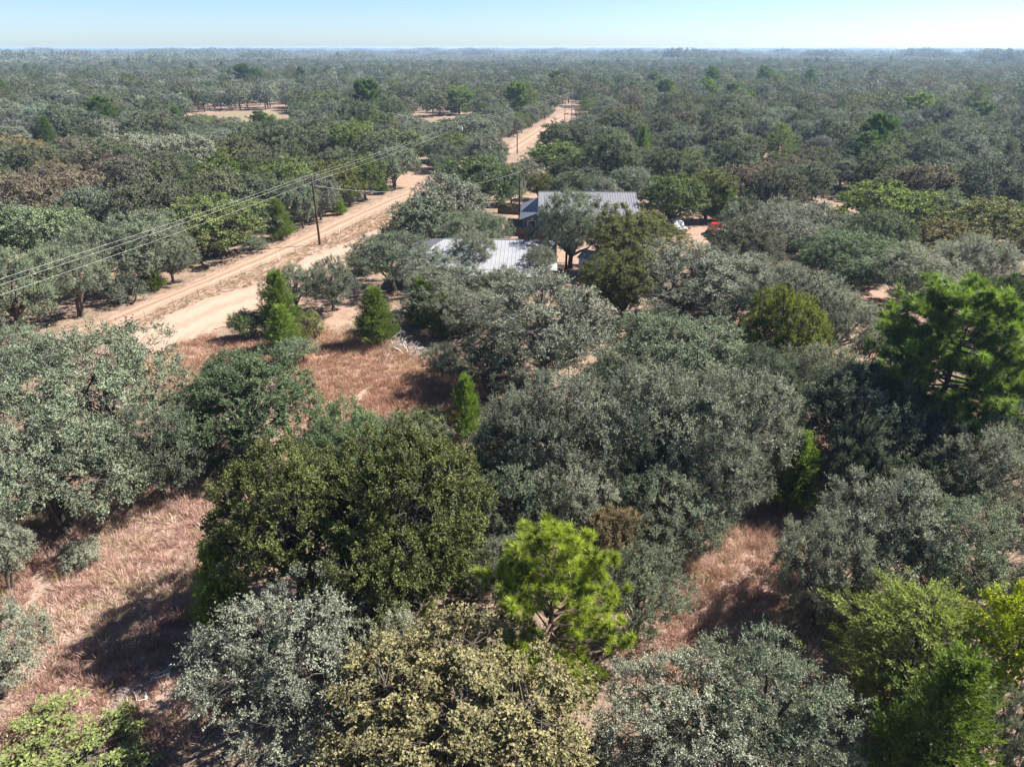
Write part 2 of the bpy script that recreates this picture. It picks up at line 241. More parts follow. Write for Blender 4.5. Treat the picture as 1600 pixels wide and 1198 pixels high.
class MB:
    """collects vertex and face arrays and links them as one mesh"""
    def __init__(self):
        self.v, self.f4, self.f3, self.a = [], [], [], []
        self.n = 0
    def add(self, v, f4=None, f3=None, a=0.5):
        v = np.asarray(v, dtype=np.float32).reshape(-1, 3)
        self.v.append(v)
        if f4 is not None and len(f4):
            self.f4.append(np.asarray(f4, dtype=np.int32).reshape(-1, 4) + self.n)
        if f3 is not None and len(f3):
            self.f3.append(np.asarray(f3, dtype=np.int32).reshape(-1, 3) + self.n)
        self.a.append(np.broadcast_to(np.asarray(a, dtype=np.float32), (len(v),)))
        self.n += len(v)
        return self
    def box(self, c, s, rz=0.0):
        x, y, z = np.array(s) / 2
        p = np.array([(-x, -y, -z), (x, -y, -z), (x, y, -z), (-x, y, -z), (-x, -y, z), (x, -y, z), (x, y, z), (-x, y, z)])
        ca, sa = math.cos(rz), math.sin(rz)
        p = p @ np.array([[ca, sa, 0], [-sa, ca, 0], [0, 0, 1]]) + np.array(c)
        return self.add(p, [(0, 3, 2, 1), (4, 5, 6, 7), (0, 1, 5, 4), (1, 2, 6, 5), (2, 3, 7, 6), (3, 0, 4, 7)])
    def slab(self, quad, t):
        """a plate: four corners on top, thickness t downward along its normal"""
        q = np.array(quad, dtype=float)
        n = np.cross(q[1] - q[0], q[3] - q[0]); n /= np.linalg.norm(n)
        p = np.vstack([q - n * t, q])
        return self.add(p, [(0, 3, 2, 1), (4, 5, 6, 7), (0, 1, 5, 4), (1, 2, 6, 5), (2, 3, 7, 6), (3, 0, 4, 7)])
    def prism(self, prof, y0, y1):
        """profile in xz extruded along y"""
        n = len(prof)
        p = np.array([(x, y0, z) for x, z in prof] + [(x, y1, z) for x, z in prof])
        self.add(p, [(i, (i + 1) % n, n + (i + 1) % n, n + i) for i in range(n)])
        k = self.n - 2 * n
        for off, flip in ((0, False), (n, True)):
            for i in range(1, n - 1):
                t = (off, off + i + 1, off + i) if not flip else (off, off + i, off + i + 1)
                self.f3.append(np.array([t], dtype=np.int32) + k)
        return self
    def tube(self, path, rad, sides=6, cap=True):
        p = np.asarray(path, dtype=float)
        m = len(p)
        rad = np.broadcast_to(np.asarray(rad, dtype=float), (m,))
        d = np.empty_like(p)
        d[1:-1] = p[2:] - p[:-2]; d[0] = p[1] - p[0]; d[-1] = p[-1] - p[-2]
        d = nrm(d)
        ref = np.where(np.abs(d[:, 2:3]) > 0.9, np.array([[1., 0, 0]]), np.array([[0., 0, 1.]]))
        s = nrm(np.cross(d, ref)); u = np.cross(s, d)
        an = np.arange(sides) * 2 * math.pi / sides
        ring = (np.cos(an)[None, :, None] * s[:, None, :] + np.sin(an)[None, :, None] * u[:, None, :]) * rad[:, None, None] + p[:, None, :]
        i = np.arange(m - 1)[:, None] * sides; j = np.arange(sides)[None, :]; k = (j + 1) % sides
        f = np.stack([i + j, i + k, i + sides + k, i + sides + j], -1).reshape(-1, 4)
        f3 = None
        if cap and sides > 4:
            e = (m - 1) * sides
            f3 = [(e, e + q, e + q + 1) for q in range(1, sides - 1)]
        return self.add(ring.reshape(-1, 3), f, f3)
    def leaves(self, P, D, N, L, W, a, fold=0.12):
        n = len(P)
        D = nrm(D); N = nrm(N - (N * D).sum(1, keepdims=True) * D); S = np.cross(D, N)
        L = np.broadcast_to(L, (n,))[:, None]; W = np.broadcast_to(W, (n,))[:, None]
        mid = P + D * L * 0.5 + N * L * fold
        v = np.stack([P, mid + S * W * 0.5, P + D * L, mid - S * W * 0.5], 1).reshape(-1, 3)
        return self.add(v, np.arange(4 * n).reshape(-1, 4), a=np.repeat(a, 4))
    def needles(self, P, D, L, W, a, rng):
        n = len(P)
        D = nrm(D); S = nrm(np.cross(D, rng.normal(size=(n, 3))))
        v = np.stack([P - S * W / 2, P + S * W / 2, P + D * np.asarray(L).reshape(-1, 1)], 1).reshape(-1, 3)
        return self.add(v, None, np.arange(3 * n).reshape(-1, 3), a=np.repeat(a, 3))
    def mesh(self, name, mat, smooth=False):
        v = np.vstack(self.v)
        f4 = np.vstack(self.f4) if self.f4 else np.zeros((0, 4), np.int32)
        f3 = np.vstack(self.f3) if self.f3 else np.zeros((0, 3), np.int32)
        me = bpy.data.meshes.new(name)
        me.vertices.add(len(v)); me.vertices.foreach_set('co', v.ravel())
        nl = f4.size + f3.size
        me.loops.add(nl); me.loops.foreach_set('vertex_index', np.concatenate([f4.ravel(), f3.ravel()]).astype(np.int32))
        me.polygons.add(len(f4) + len(f3))
        st = np.concatenate([np.arange(len(f4)) * 4, f4.size + np.arange(len(f3)) * 3]).astype(np.int32)
        me.polygons.foreach_set('loop_start', st)
        me.polygons.foreach_set('use_smooth', np.full(len(st), smooth))
        at = me.attributes.new('lv', 'FLOAT', 'POINT')
        at.data.foreach_set('value', np.concatenate(self.a).astype(np.float32))
        me.update(calc_edges=True)
        if mat: me.materials.append(mat)
        return me
    def obj(self, name, mat, parent=None, smooth=False):
        return link(name, self.mesh(name, mat, smooth), parent)

def link(name, data, parent=None):
    o = bpy.data.objects.new(name, data)
    COL.objects.link(o)
    if parent is not None: o.parent = parent
    return o
def tag(o, label=None, cat=None, group=None, kind=None):
    if label: o['label'] = label
    if cat: o['category'] = cat
    if group: o['group'] = group
    if kind: o['kind'] = kind
    return o
def thing(name, label, cat, loc=(0, 0, 0), rz=0.0, group=None):
    o = link(name, None)
    o.location = loc; o.rotation_euler = (0, 0, rz)
    o.empty_display_size = 0.5
    return tag(o, label, cat, group)

# value noise on arrays
def vnoise(x, y, seed=0):
    x = np.asarray(x, float); y = np.asarray(y, float)
    xi, yi = np.floor(x), np.floor(y)
    fx, fy = x - xi, y - yi
    fx = fx * fx * (3 - 2 * fx); fy = fy * fy * (3 - 2 * fy)
    def h(a, b):
        s = np.sin(a * 127.1 + b * 311.7 + seed * 74.7) * 43758.5453
        return s - np.floor(s)
    return (h(xi, yi) * (1 - fx) + h(xi + 1, yi) * fx) * (1 - fy) + (h(xi, yi + 1) * (1 - fx) + h(xi + 1, yi + 1) * fx) * fy
def gz(x, y):
    """gentle swell of the land, level around the roads and houses"""
    x = np.asarray(x, float); y = np.asarray(y, float)
    d = np.hypot(x, y)
    k = np.clip((d - 380) / 900, 0, 1); k = k * k * (3 - 2 * k)
    far = np.clip((d - 1500) / 6000, 0, 1)
    return k * (5 * (vnoise(x / 420, y / 420, 3) - .5) + 7 * (vnoise(x / 1300, y / 1300, 4) - .5)) + far * 7 * (vnoise(x / 2600, y / 2600, 5) - .3)
def poly_sd(X, Y, poly):
    """signed distance to a polygon, negative inside"""
    X = np.asarray(X, float); Y = np.asarray(Y, float)
    d = np.full(X.shape, 1e9); ins = np.zeros(X.shape, bool)
    n = len(poly)
    for i in range(n):
        ax, ay = poly[i]; bx, by = poly[(i + 1) % n]
        ex, ey = bx - ax, by - ay
        t = np.clip(((X - ax) * ex + (Y - ay) * ey) / max(ex * ex + ey * ey, 1e-9), 0, 1)
        d = np.minimum(d, np.hypot(X - ax - t * ex, Y - ay - t * ey))
        c = ((ay > Y) != (by > Y)) & (X < ex * (Y - ay) / (ey if abs(ey) > 1e-9 else 1e-9) + ax)
        ins ^= c
    return np.where(ins, -d, d)
def px(x, y, z):
    """pixel column/row (1600 px frame) of a world point: used only to sort what lies in the frame"""
    cp, sp = math.cos(PITCH), math.sin(PITCH)
    dz = np.asarray(z) - CAM_Z
    dep = np.asarray(y) * cp - dz * sp
    up = np.asarray(y) * sp + dz * cp
    dep = np.where(dep < 0.5, 0.5, dep)
    return 800 + 1081 * np.asarray(x) / dep, 599 - 1081 * up / dep

# ------------------------------------------------------------------ materials
def mat_new(name):
    m = bpy.data.materials.new(name); m.use_nodes = True
    nt = m.node_tree; nt.nodes.clear()
    out = nt.nodes.new('ShaderNodeOutputMaterial')
    return m, nt, out
def nd(nt, t, **kw):
    n = nt.nodes.new(t)
    for k, v in kw.items(): setattr(n, k, v)
    return n
def mixc(nt, fac, a, b, mode='MIX'):
    n = nt.nodes.new('ShaderNodeMix'); n.data_type = 'RGBA'; n.blend_type = mode
    for s, v in ((n.inputs[0], fac), (n.inputs[6], a), (n.inputs[7], b)):
        if hasattr(v, 'is_linked') or hasattr(v, 'links'): nt.links.new(v, s)
        elif isinstance(v, (int, float)): s.default_value = v
        else: s.default_value = (*v, 1.0)
    return n.outputs[2]
def noise(nt, vec, scale, detail=4, rough=.55):
    n = nt.nodes.new('ShaderNodeTexNoise')
    n.inputs['Scale'].default_value = scale; n.inputs['Detail'].default_value = detail; n.inputs['Roughness'].default_value = rough
    if vec is not None: nt.links.new(vec, n.inputs['Vector'])
    return n.outputs['Fac']
def ramp(nt, fac, lo, hi):
    n = nt.nodes.new('ShaderNodeMapRange'); n.interpolation_type = 'SMOOTHSTEP'
    nt.links.new(fac, n.inputs[0]); n.inputs[1].default_value = lo; n.inputs[2].default_value = hi
    return n.outputs[0]
def math_n(nt, op, a, b):
    n = nt.nodes.new('ShaderNodeMath'); n.operation = op
    for s, v in ((n.inputs[0], a), (n.inputs[1], b)):
        if isinstance(v, (int, float)): s.default_value = v
        else: nt.links.new(v, s)
    return n.outputs[0]

def leaf_mat(name, dark, light, warm, transl, rough, spec, tcol):
    """foliage: the colour given to the tree (object colour or instance tint), varied leaf by leaf"""
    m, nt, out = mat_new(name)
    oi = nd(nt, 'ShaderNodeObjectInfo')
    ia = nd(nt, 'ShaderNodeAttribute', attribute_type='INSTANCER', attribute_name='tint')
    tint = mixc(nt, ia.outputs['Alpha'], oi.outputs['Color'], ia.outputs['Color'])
    lv = nd(nt, 'ShaderNodeAttribute', attribute_type='GEOMETRY', attribute_name='lv')
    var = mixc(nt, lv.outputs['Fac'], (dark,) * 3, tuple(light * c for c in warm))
    c = mixc(nt, 1.0, tint, var, 'MULTIPLY')
    geo = nd(nt, 'ShaderNodeNewGeometry')
    back = mixc(nt, geo.outputs['Backfacing'], (1, 1, 1), (1.12, 1.12, 1.2))
    c = mixc(nt, 1.0, c, back, 'MULTIPLY')
    p = nd(nt, 'ShaderNodeBsdfPrincipled')
    nt.links.new(c, p.inputs['Base Color'])
    p.inputs['Roughness'].default_value = rough
    p.inputs['Specular IOR Level'].default_value = spec
    t = nd(nt, 'ShaderNodeBsdfTranslucent')
    tc = mixc(nt, 1.0, c, tcol, 'MULTIPLY')
    nt.links.new(tc, t.inputs['Color'])
    ms = nd(nt, 'ShaderNodeMixShader'); ms.inputs[0].default_value = transl
    nt.links.new(p.outputs[0], ms.inputs[1]); nt.links.new(t.outputs[0], ms.inputs[2])
    nt.links.new(ms.outputs[0], out.inputs['Surface'])
    return m
def plain(name, col, rough=.8, var=.25, scale=3.0, metal=0.0, spec=.3, bump=0.0):
    m, nt, out = mat_new(name)
    tc = nd(nt, 'ShaderNodeTexCoord')
    f = noise(nt, tc.outputs['Object'], scale, 5)
    c = mixc(nt, f, tuple(x * (1 - var) for x in col), tuple(min(1, x * (1 + var)) for x in col))
    p = nd(nt, 'ShaderNodeBsdfPrincipled')
    nt.links.new(c, p.inputs['Base Color'])
    p.inputs['Roughness'].default_value = rough; p.inputs['Metallic'].default_value = metal
    p.inputs['Specular IOR Level'].default_value = spec
    if bump:
        b = nd(nt, 'ShaderNodeBump'); b.inputs['Strength'].default_value = bump; b.inputs['Distance'].default_value = .02
        nt.links.new(f, b.inputs['Height']); nt.links.new(b.outputs[0], p.inputs['Normal'])
    nt.links.new(p.outputs[0], out.inputs['Surface'])
    return m

M = {}
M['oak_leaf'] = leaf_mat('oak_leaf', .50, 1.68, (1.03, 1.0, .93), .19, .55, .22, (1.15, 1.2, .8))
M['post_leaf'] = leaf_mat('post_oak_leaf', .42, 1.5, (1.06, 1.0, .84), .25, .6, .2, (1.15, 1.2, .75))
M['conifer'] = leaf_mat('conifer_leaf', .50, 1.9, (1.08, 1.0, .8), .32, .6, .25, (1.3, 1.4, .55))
M['needle'] = leaf_mat('pine_needle', .40, 1.8, (1.05, 1.0, .8), .35, .45, .4, (1.35, 1.4, .5))
M['grass'] = leaf_mat('dry_grass_blade', .6, 1.5, (1.05, 1.0, .95), .25, .7, .15, (1.2, 1.05, .85))
M['bark'] = plain('oak_bark', (.085, .072, .06), .9, .45, 6, bump=.5)
M['pine_bark'] = plain('pine_bark', (.13, .085, .06), .9, .4, 5, bump=.5)
M['dead'] = plain('bleached_wood', (.40, .375, .35), .85, .25, 4)
M['pole'] = plain('treated_pole_wood', (.055, .032, .023), .85, .35, 3)
M['pole_grey'] = plain('weathered_pole_wood', (.20, .18, .16), .85, .3, 3)
M['metal'] = plain('galvanised_metal', (.50, .51, .52), .45, .12, 5, .6)
M['porcelain'] = plain('insulator_porcelain', (.45, .44, .42), .3, .1, 5)
M['wire'] = plain('aluminium_wire', (.42, .42, .41), .5, .1, 1, .3)
M['white_paint'] = plain('white_paint', (.74, .74, .73), .6, .08, 1.5)
M['white_roof'] = plain('white_metal_roof', (.26, .265, .28), .5, .2, .5, .1, .4)
M['grey_roof'] = plain('grey_metal_roof', (.17, .17, .185), .5, .14, .6, .1, .4)
M['slate_roof'] = plain('dark_blue_roof', (.09, .10, .13), .5, .12, .8, 0, .4)
M['blue_wall'] = plain('blue_grey_siding', (.105, .125, .165), .7, .12, 1.5)
M['white_wall'] = plain('white_siding', (.45, .45, .46), .7, .12, 1.2)
M['brown_board'] = plain('brown_fence_board', (.085, .05, .035), .85, .35, 2.5)
M['glass'] = plain('window_glass', (.035, .04, .05), .08, .2, 1, 0, .6)
M['red_paint'] = plain('red_car_paint', (.33, .018, .016), .3, .1, 2, 0, .5)
M['car_white'] = plain('white_car_paint', (.48, .49, .50), .28, .05, 2, 0, .5)
M['rubber'] = plain('tyre_rubber', (.02, .02, .02), .8, .2, 6)
M['lamp'] = plain('headlight_glass', (.7, .7, .72), .15, .05, 5)
M['rust_post'] = plain('rusty_steel_post', (.10, .07, .055), .8, .3, 6)
M['brick'] = plain('red_brown_siding', (.26, .13, .10), .8, .25, 3)

def ground_mat():
    m, nt, out = mat_new('sandy_woodland_floor')
    tc = nd(nt, 'ShaderNodeTexCoord'); ob = tc.outputs['Object']
    def A(n): return nd(nt, 'ShaderNodeAttribute', attribute_type='GEOMETRY', attribute_name=n).outputs['Fac']
    big, mid, fine = noise(nt, ob, .09, 3), noise(nt, ob, .7, 5), noise(nt, ob, 5.5, 6, .7)
    litter = mixc(nt, ramp(nt, mid, .35, .65), (.105, .075, .055), (.20, .145, .108))
    litter = mixc(nt, ramp(nt, fine, .35, .7), litter, (.25, .185, .14))
    litter = mixc(nt, math_n(nt, 'MULTIPLY', ramp(nt, big, .52, .68), .6), litter, (.24, .17, .125))
    grass = mixc(nt, ramp(nt, mid, .3, .7), (.23, .148, .12), (.32, .228, .182))
    grass = mixc(nt, ramp(nt, fine, .38, .68), grass, (.33, .25, .205))
    grass = mixc(nt, math_n(nt, 'MULTIPLY', ramp(nt, noise(nt, ob, .35, 4), .55, .72), .6), grass, (.31, .26, .14))
    sand = mixc(nt, ramp(nt, mid, .3, .7), (.225, .150, .110), (.30, .208, .156))
    sand = mixc(nt, math_n(nt, 'MULTIPLY', ramp(nt, fine, .5, .75), .5), sand, (.20, .132, .096))
    green = mixc(nt, fine, (.14, .12, .068), (.20, .168, .105))
    wob = math_n(nt, 'SUBTRACT', mid, .5)
    def zone(n, w=.9):
        return ramp(nt, math_n(nt, 'ADD', A(n), math_n(nt, 'MULTIPLY', wob, w)), .3, .7)
    c = mixc(nt, zone('z_grass'), litter, grass)
    c = mixc(nt, zone('z_sand'), c, sand)
    c = mixc(nt, zone('z_green'), c, green)
    p = nd(nt, 'ShaderNodeBsdfPrincipled'); p.inputs['Roughness'].default_value = .95; p.inputs['Specular IOR Level'].default_value = .1
    nt.links.new(c, p.inputs['Base Color'])
    b = nd(nt, 'ShaderNodeBump'); b.inputs['Strength'].default_value = .9; b.inputs['Distance'].default_value = .12
    nt.links.new(math_n(nt, 'ADD', fine, mid), b.inputs['Height']); nt.links.new(b.outputs[0], p.inputs['Normal'])
    nt.links.new(p.outputs[0], out.inputs['Surface'])
    return m
def road_mat(name, c0, c1, rut, mid_c):
    m, nt, out = mat_new(name)
    tc = nd(nt, 'ShaderNodeTexCoord'); ob = tc.outputs['Object']
    ac = nd(nt, 'ShaderNodeAttribute', attribute_type='GEOMETRY', attribute_name='lv').outputs['Fac']
    mp = nd(nt, 'ShaderNodeMapping'); mp.inputs['Rotation'].default_value = (0, 0, R(20)); mp.inputs['Scale'].default_value = (1, .12, 1)
    nt.links.new(ob, mp.inputs['Vector'])
    streak, mid, fine = noise(nt, mp.outputs[0], 1.6, 5, .6), noise(nt, ob, .5, 4), noise(nt, ob, 7, 5, .7)
    c = mixc(nt, ramp(nt, streak, .35, .65), c0, c1)
    # wheel tracks lie at 0.27 and 0.70 of the width; looser, browner sand between and beside them
    w = math_n(nt, 'ADD', ac, math_n(nt, 'MULTIPLY', math_n(nt, 'SUBTRACT', mid, .5), .12))
    for k in (.26, .68):
        d = math_n(nt, 'ABSOLUTE', math_n(nt, 'SUBTRACT', w, k), 0)
        inv = nd(nt, 'ShaderNodeMapRange'); inv.interpolation_type = 'SMOOTHSTEP'
        nt.links.new(d, inv.inputs[0]); inv.inputs[1].default_value = .05; inv.inputs[2].default_value = .15; inv.inputs[3].default_value = .75; inv.inputs[4].default_value = 0
        c = mixc(nt, inv.outputs[0], c, rut)
    d = math_n(nt, 'ABSOLUTE', math_n(nt, 'SUBTRACT', w, .47), 0)
    inv = nd(nt, 'ShaderNodeMapRange'); nt.links.new(d, inv.inputs[0]); inv.inputs[1].default_value = .02; inv.inputs[2].default_value = .10; inv.inputs[3].default_value = .7; inv.inputs[4].default_value = 0
    c = mixc(nt, inv.outputs[0], c, mid_c)
    c = mixc(nt, math_n(nt, 'MULTIPLY', ramp(nt, fine, .5, .8), .3), c, tuple(x * .6 for x in c0))
    p = nd(nt, 'ShaderNodeBsdfPrincipled'); p.inputs['Roughness'].default_value = .95; p.inputs['Specular IOR Level'].default_value = .1
    nt.links.new(c, p.inputs['Base Color'])
    b = nd(nt, 'ShaderNodeBump'); b.inputs['Strength'].default_value = .5; b.inputs['Distance'].default_value = .05
    nt.links.new(math_n(nt, 'ADD', fine, streak), b.inputs['Height']); nt.links.new(b.outputs[0], p.inputs['Normal'])
    nt.links.new(p.outputs[0], out.inputs['Surface'])
    return m
M['ground'] = ground_mat()
M['road'] = road_mat('dirt_road_sand', (.205, .132, .092), (.262, .176, .128), (.315, .220, .166), (.205, .122, .076))
M['drive'] = road_mat('driveway_sand', (.275, .19, .143), (.315, .224, .17), (.33, .236, .182), (.262, .18, .135))

# ------------------------------------------------------------------ ground, roads
def axis(lo, hi, step, out_lo, out_hi, grow=1.22):
    mid = list(np.arange(lo, hi + .01, step))
    a, s = mid[-1], step
    while a < out_hi:
        s *= grow; a += s; mid.append(min(a, out_hi))
    a, s, pre = mid[0], step, []
    while a > out_lo:
        s *= grow; a -= s; pre.append(max(a, out_lo))
    return np.array(pre[::-1] + mid)
GX = axis(-75, 80, .8, -11500, 11500)
GY = axis(12, 160, .8, -400, 12500, 1.16)
X, Y = np.meshgrid(GX, GY)
ROAD_POLY = ROAD_L + ROAD_R[::-1]
DRIVE_POLY = DRIVE_L + DRIVE_R[::-1]
near = (np.abs(X) < 260) & (Y < 420)
def zone_w(polys, soft):
    w = np.zeros(X.shape)
    xs, ys = X[near], Y[near]
    best = np.full(xs.shape, -9.)
    for p in polys:
        best = np.maximum(best, -poly_sd(xs, ys, p))
    w[near] = np.clip(.5 + best / (2 * soft), 0, 1)
    return w
sd_road = np.full(X.shape, 1e3); sd_road[near] = np.minimum(poly_sd(X[near], Y[near], ROAD_POLY), poly_sd(X[near], Y[near], DRIVE_POLY))
zs = np.maximum(np.maximum(zone_w(YARD[:5] + YARD[7:] + [LOT], 3.0), zone_w(YARD[5:7], 3.0) * .6), np.clip(.75 - sd_road / 2.2, 0, .75))  # shade on the sand track is painted in by thinning sand to darker litter
zs = np.maximum(zs, zone_w([STRIP], 2.0) * .22)
zg = np.maximum(zone_w(CLEAR, 1.8), zone_w([STRIP], 2.0) * .95)
zn = np.maximum(zone_w(FIELD[:2], 6.0), 0)
bumpy = .10 * (vnoise(X / 2.3, Y / 2.3, 1) - .5) + .07 * (vnoise(X / .9, Y / .9, 2) - .5)
Z = gz(X, Y) + bumpy * np.clip((sd_road - .2) / 2.5, 0, 1) - .05 * np.clip(1 - sd_road / .6, 0, 1)
gb = MB()
nx, ny = len(GX), len(GY)
i, j = np.meshgrid(np.arange(nx - 1), np.arange(ny - 1))
q = (j * nx + i)
gb.add(np.stack([X, Y, Z], -1), np.stack([q, q + 1, q + nx + 1, q + nx], -1).reshape(-1, 4))
ground = gb.obj('ground', M['ground'], smooth=True)
tag(ground, 'sandy woodland floor with leaf litter and dry grass clearings', 'ground', kind='structure')
for n, w in (('z_sand', zs), ('z_grass', zg), ('z_green', zn)):
    a = ground.data.attributes.new(n, 'FLOAT', 'POINT'); a.data.foreach_set('value', w.ravel().astype(np.float32))

def resample(pl, n):
    p = np.array(pl); s = np.concatenate([[0], np.cumsum(np.linalg.norm(np.diff(p, axis=0), axis=1))])
    t = np.linspace(0, s[-1], n)
    for _ in range(1):
        o = np.stack([np.interp(t, s, p[:, 0]), np.interp(t, s, p[:, 1])], 1)
    k = np.ones(9) / 9
    e = np.vstack([np.repeat(o[:1], 4, 0), o, np.repeat(o[-1:], 4, 0)])
    return np.stack([np.convolve(e[:, 0], k, 'valid'), np.convolve(e[:, 1], k, 'valid')], 1)
def road_sheet(name, L, Rr, mat, label, z0, rut):
    n, c = 420, 15
    a, b = resample(L, n), resample(Rr, n)
    sp = np.arange(n)
    off = (vnoise(sp * .21, sp * 0, 11) - .5) * .10 + (vnoise(sp * .7, sp * 0, 12) - .5) * .05
    off2 = (vnoise(sp * .21, sp * 0, 13) - .5) * .10 + (vnoise(sp * .7, sp * 0, 14) - .5) * .05
    t = np.linspace(0, 1, c)[None, :] * (1 + off2 - off)[:, None] + off[:, None]
    P = a[:, None, :] * (1 - t[..., None]) + b[:, None, :] * t[..., None]
    tt = np.linspace(0, 1, c)[None, :]
    prof = z0 + .07 * np.sin(tt * math.pi) ** .6 - rut * (np.exp(-((tt - .26) / .07) ** 2) + np.exp(-((tt - .68) / .07) ** 2))
    prof = prof + .03 * (vnoise(P[..., 0] * 1.3, P[..., 1] * 1.3, 8) - .5) * np.sin(tt * math.pi)
    v = np.concatenate([P, np.broadcast_to(prof, P.shape[:2])[..., None]], -1)
    jj, ii = np.meshgrid(np.arange(n - 1), np.arange(c - 1), indexing='ij')
    q = jj * c + ii
    mb = MB(); mb.add(v, np.stack([q, q + 1, q + c + 1, q + c], -1).reshape(-1, 4), a=np.broadcast_to(tt, P.shape[:2]).ravel())
    return tag(mb.obj(name, mat, smooth=True), label, 'road', kind='structure')
road_sheet('dirt_road', ROAD_L, ROAD_R, M['road'], 'rutted pink-tan dirt road running past the utility poles', .006, .05)
road_sheet('driveway', DRIVE_L, DRIVE_R, M['drive'], 'smooth pale sand driveway beside the dirt road', .010, .02)

# ------------------------------------------------------------------ tree prototypes
def rsphere(rng, n):
    return nrm(rng.normal(size=(n, 3)))
def broadleaf(seed, W=10., H=8., lobes=13, sub=26, twigs=9, lpt=10, leaf=(.11, .062), base=.2, tw=.5, stems=1, open_=.0, flat=.78, lift=.35, branches=True, low=1.55, dome=0.0, mott=.22):
    rng = np.random.default_rng(seed)
    Rr = W / 2
    cz = H * (1 + base) / 2; az = H * (1 - base) / 2
    C = np.array([0, 0, cz])
    # main lobes over a dome, a few low ones, and a core
    cen, rad = [], []
    gold = math.pi * (3 - math.sqrt(5)); ph = rng.uniform(0, 7)
    for k in range(lobes):
        z = 1 - (k + .5) / lobes * low + rng.normal() * .06
        z = np.clip(z, -.65, 1)
        r = math.sqrt(max(0, 1 - z * z)); a = ph + gold * k + rng.normal() * .25
        rl = Rr * rng.uniform(.26, .43)
        d = np.array([r * math.cos(a), r * math.sin(a), z])
        f = rng.uniform(.74, 1.14)
        cen.append(C + d * np.array([Rr - rl, Rr - rl, az - rl * flat]) * f); rad.append(rl)
    for k in range(2):
        cen.append(C + rng.normal(size=3) * np.array([.14 * Rr, .14 * Rr, .1 * az]) + np.array([0, 0, .12 * az])); rad.append(Rr * .46)
    cen = np.array(cen); rad = np.array(rad)
    tips, outs, owner = [], [], []
    for k in range(len(cen)):
        n = int(sub * (rad[k] / (Rr * .35)) ** 1.6) + 4
        d = rsphere(rng, n * 2)
        o = nrm((cen[k] - C)[None] + d * rad[k])
        keep = (d * o).sum(1) > -.35
        d = d[keep][:n]
        p = cen[k] + d * rad[k] * np.array([1, 1, flat]) * rng.uniform(.68, 1.08, (len(d), 1))
        dist = np.linalg.norm((p[:, None] - cen[None]) / np.array([1, 1, flat]), axis=2) / rad[None]
        dist[:, k] = 9
        ok = dist.min(1) > .62
        ok &= (p[:, 2] > H * base * .75)
        ok &= rng.random(len(p)) > open_
        p = p[ok]; d = d[ok]
        tips.append(p); outs.append(nrm(d * .6 + nrm(p - C) * .6)); owner += [k] * len(p)
    tips = np.vstack(tips); outs = np.vstack(outs); owner = np.array(owner)
    ns = len(tips)
    size = rng.uniform(.7, 1.25, ns)
    td = nrm(np.repeat(outs, twigs, 0) * .75 + rsphere(rng, ns * twigs) * .85 + np.array([0, 0, lift]))
    ts = np.repeat(tips, twigs, 0) + rsphere(rng, ns * twigs) * .16 * np.repeat(size, twigs)[:, None]
    tl = tw * rng.uniform(.45, 1.45, ns * twigs) * np.repeat(size, twigs)
    shade = np.repeat(rng.normal(0, .12, ns), twigs)
    n = ns * twigs * lpt
    t = rng.uniform(.15, 1.05, n)
    D0 = np.repeat(td, lpt, 0)
    Pp = np.repeat(ts, lpt, 0) + D0 * (np.repeat(tl, lpt) * t)[:, None] + rsphere(rng, n) * .05
    Dl = nrm(D0 * .55 + rsphere(rng, n) * .9)
    N = nrm(np.repeat(np.repeat(outs, twigs, 0), lpt, 0) * .75 + np.array([0, 0, .4]) + nrm(Pp - C + np.array([0, 0, 1.2])) * dome + rsphere(rng, n) * .72)
    s = rng.uniform(.65, 1.3, n)
    a = np.clip(.42 + np.repeat(shade, lpt) * 1.3 + rng.normal(0, mott, n), 0, 1)
    crown = MB(); crown.leaves(Pp, Dl, N, leaf[0] * s, leaf[1] * s, a)
    wood = MB()
    if branches:
        for st in range(stems):
            b0 = np.array([rng.normal() * .12 * stems, rng.normal() * .12 * stems, -.25])
            fork = np.array([b0[0] * 2 + rng.normal() * .25, b0[1] * 2 + rng.normal() * .25, H * rng.uniform(.16, .26)])
            r0 = .030 * W / math.sqrt(stems)
            wood.tube([b0, b0 + np.array([0, 0, .35]), (b0 + fork) / 2 + rng.normal(size=3) * .06, fork], [r0 * 1.5, r0 * 1.05, r0 * .9, r0 * .85], 8)
            for k in range(st, len(cen), stems):
                v = cen[k] - fork
                p1 = fork + v * .35 + np.array([0, 0, .10 * abs(v[2])]) + rng.normal(size=3) * .22
                p2 = fork + v * .7 + rng.normal(size=3) * .25
                wood.tube([fork - np.array([0, 0, .1]), p1, p2, cen[k]], [r0 * .6, r0 * .42, r0 * .28, r0 * .17], 5, False)
        for q in range(ns):
            if rng.random() < .45: continue
            c0 = cen[owner[q]] * 1.0; c0 = c0 + (C - c0) * rng.uniform(-.1, .45); v = tips[q] - c0
            m1 = c0 + v * .5 + rng.normal(size=3) * .12
            e = tips[q] + outs[q] * tw * .5
            wood.tube([c0, m1, tips[q], e], [.022, .015, .008, .003], 3, False)
    else:
        wood.tube([(0, 0, -.3), (0, 0, H * .25), (0, 0, H * .7)], [.03 * W, .022 * W, .01 * W], 5)
    return crown, wood
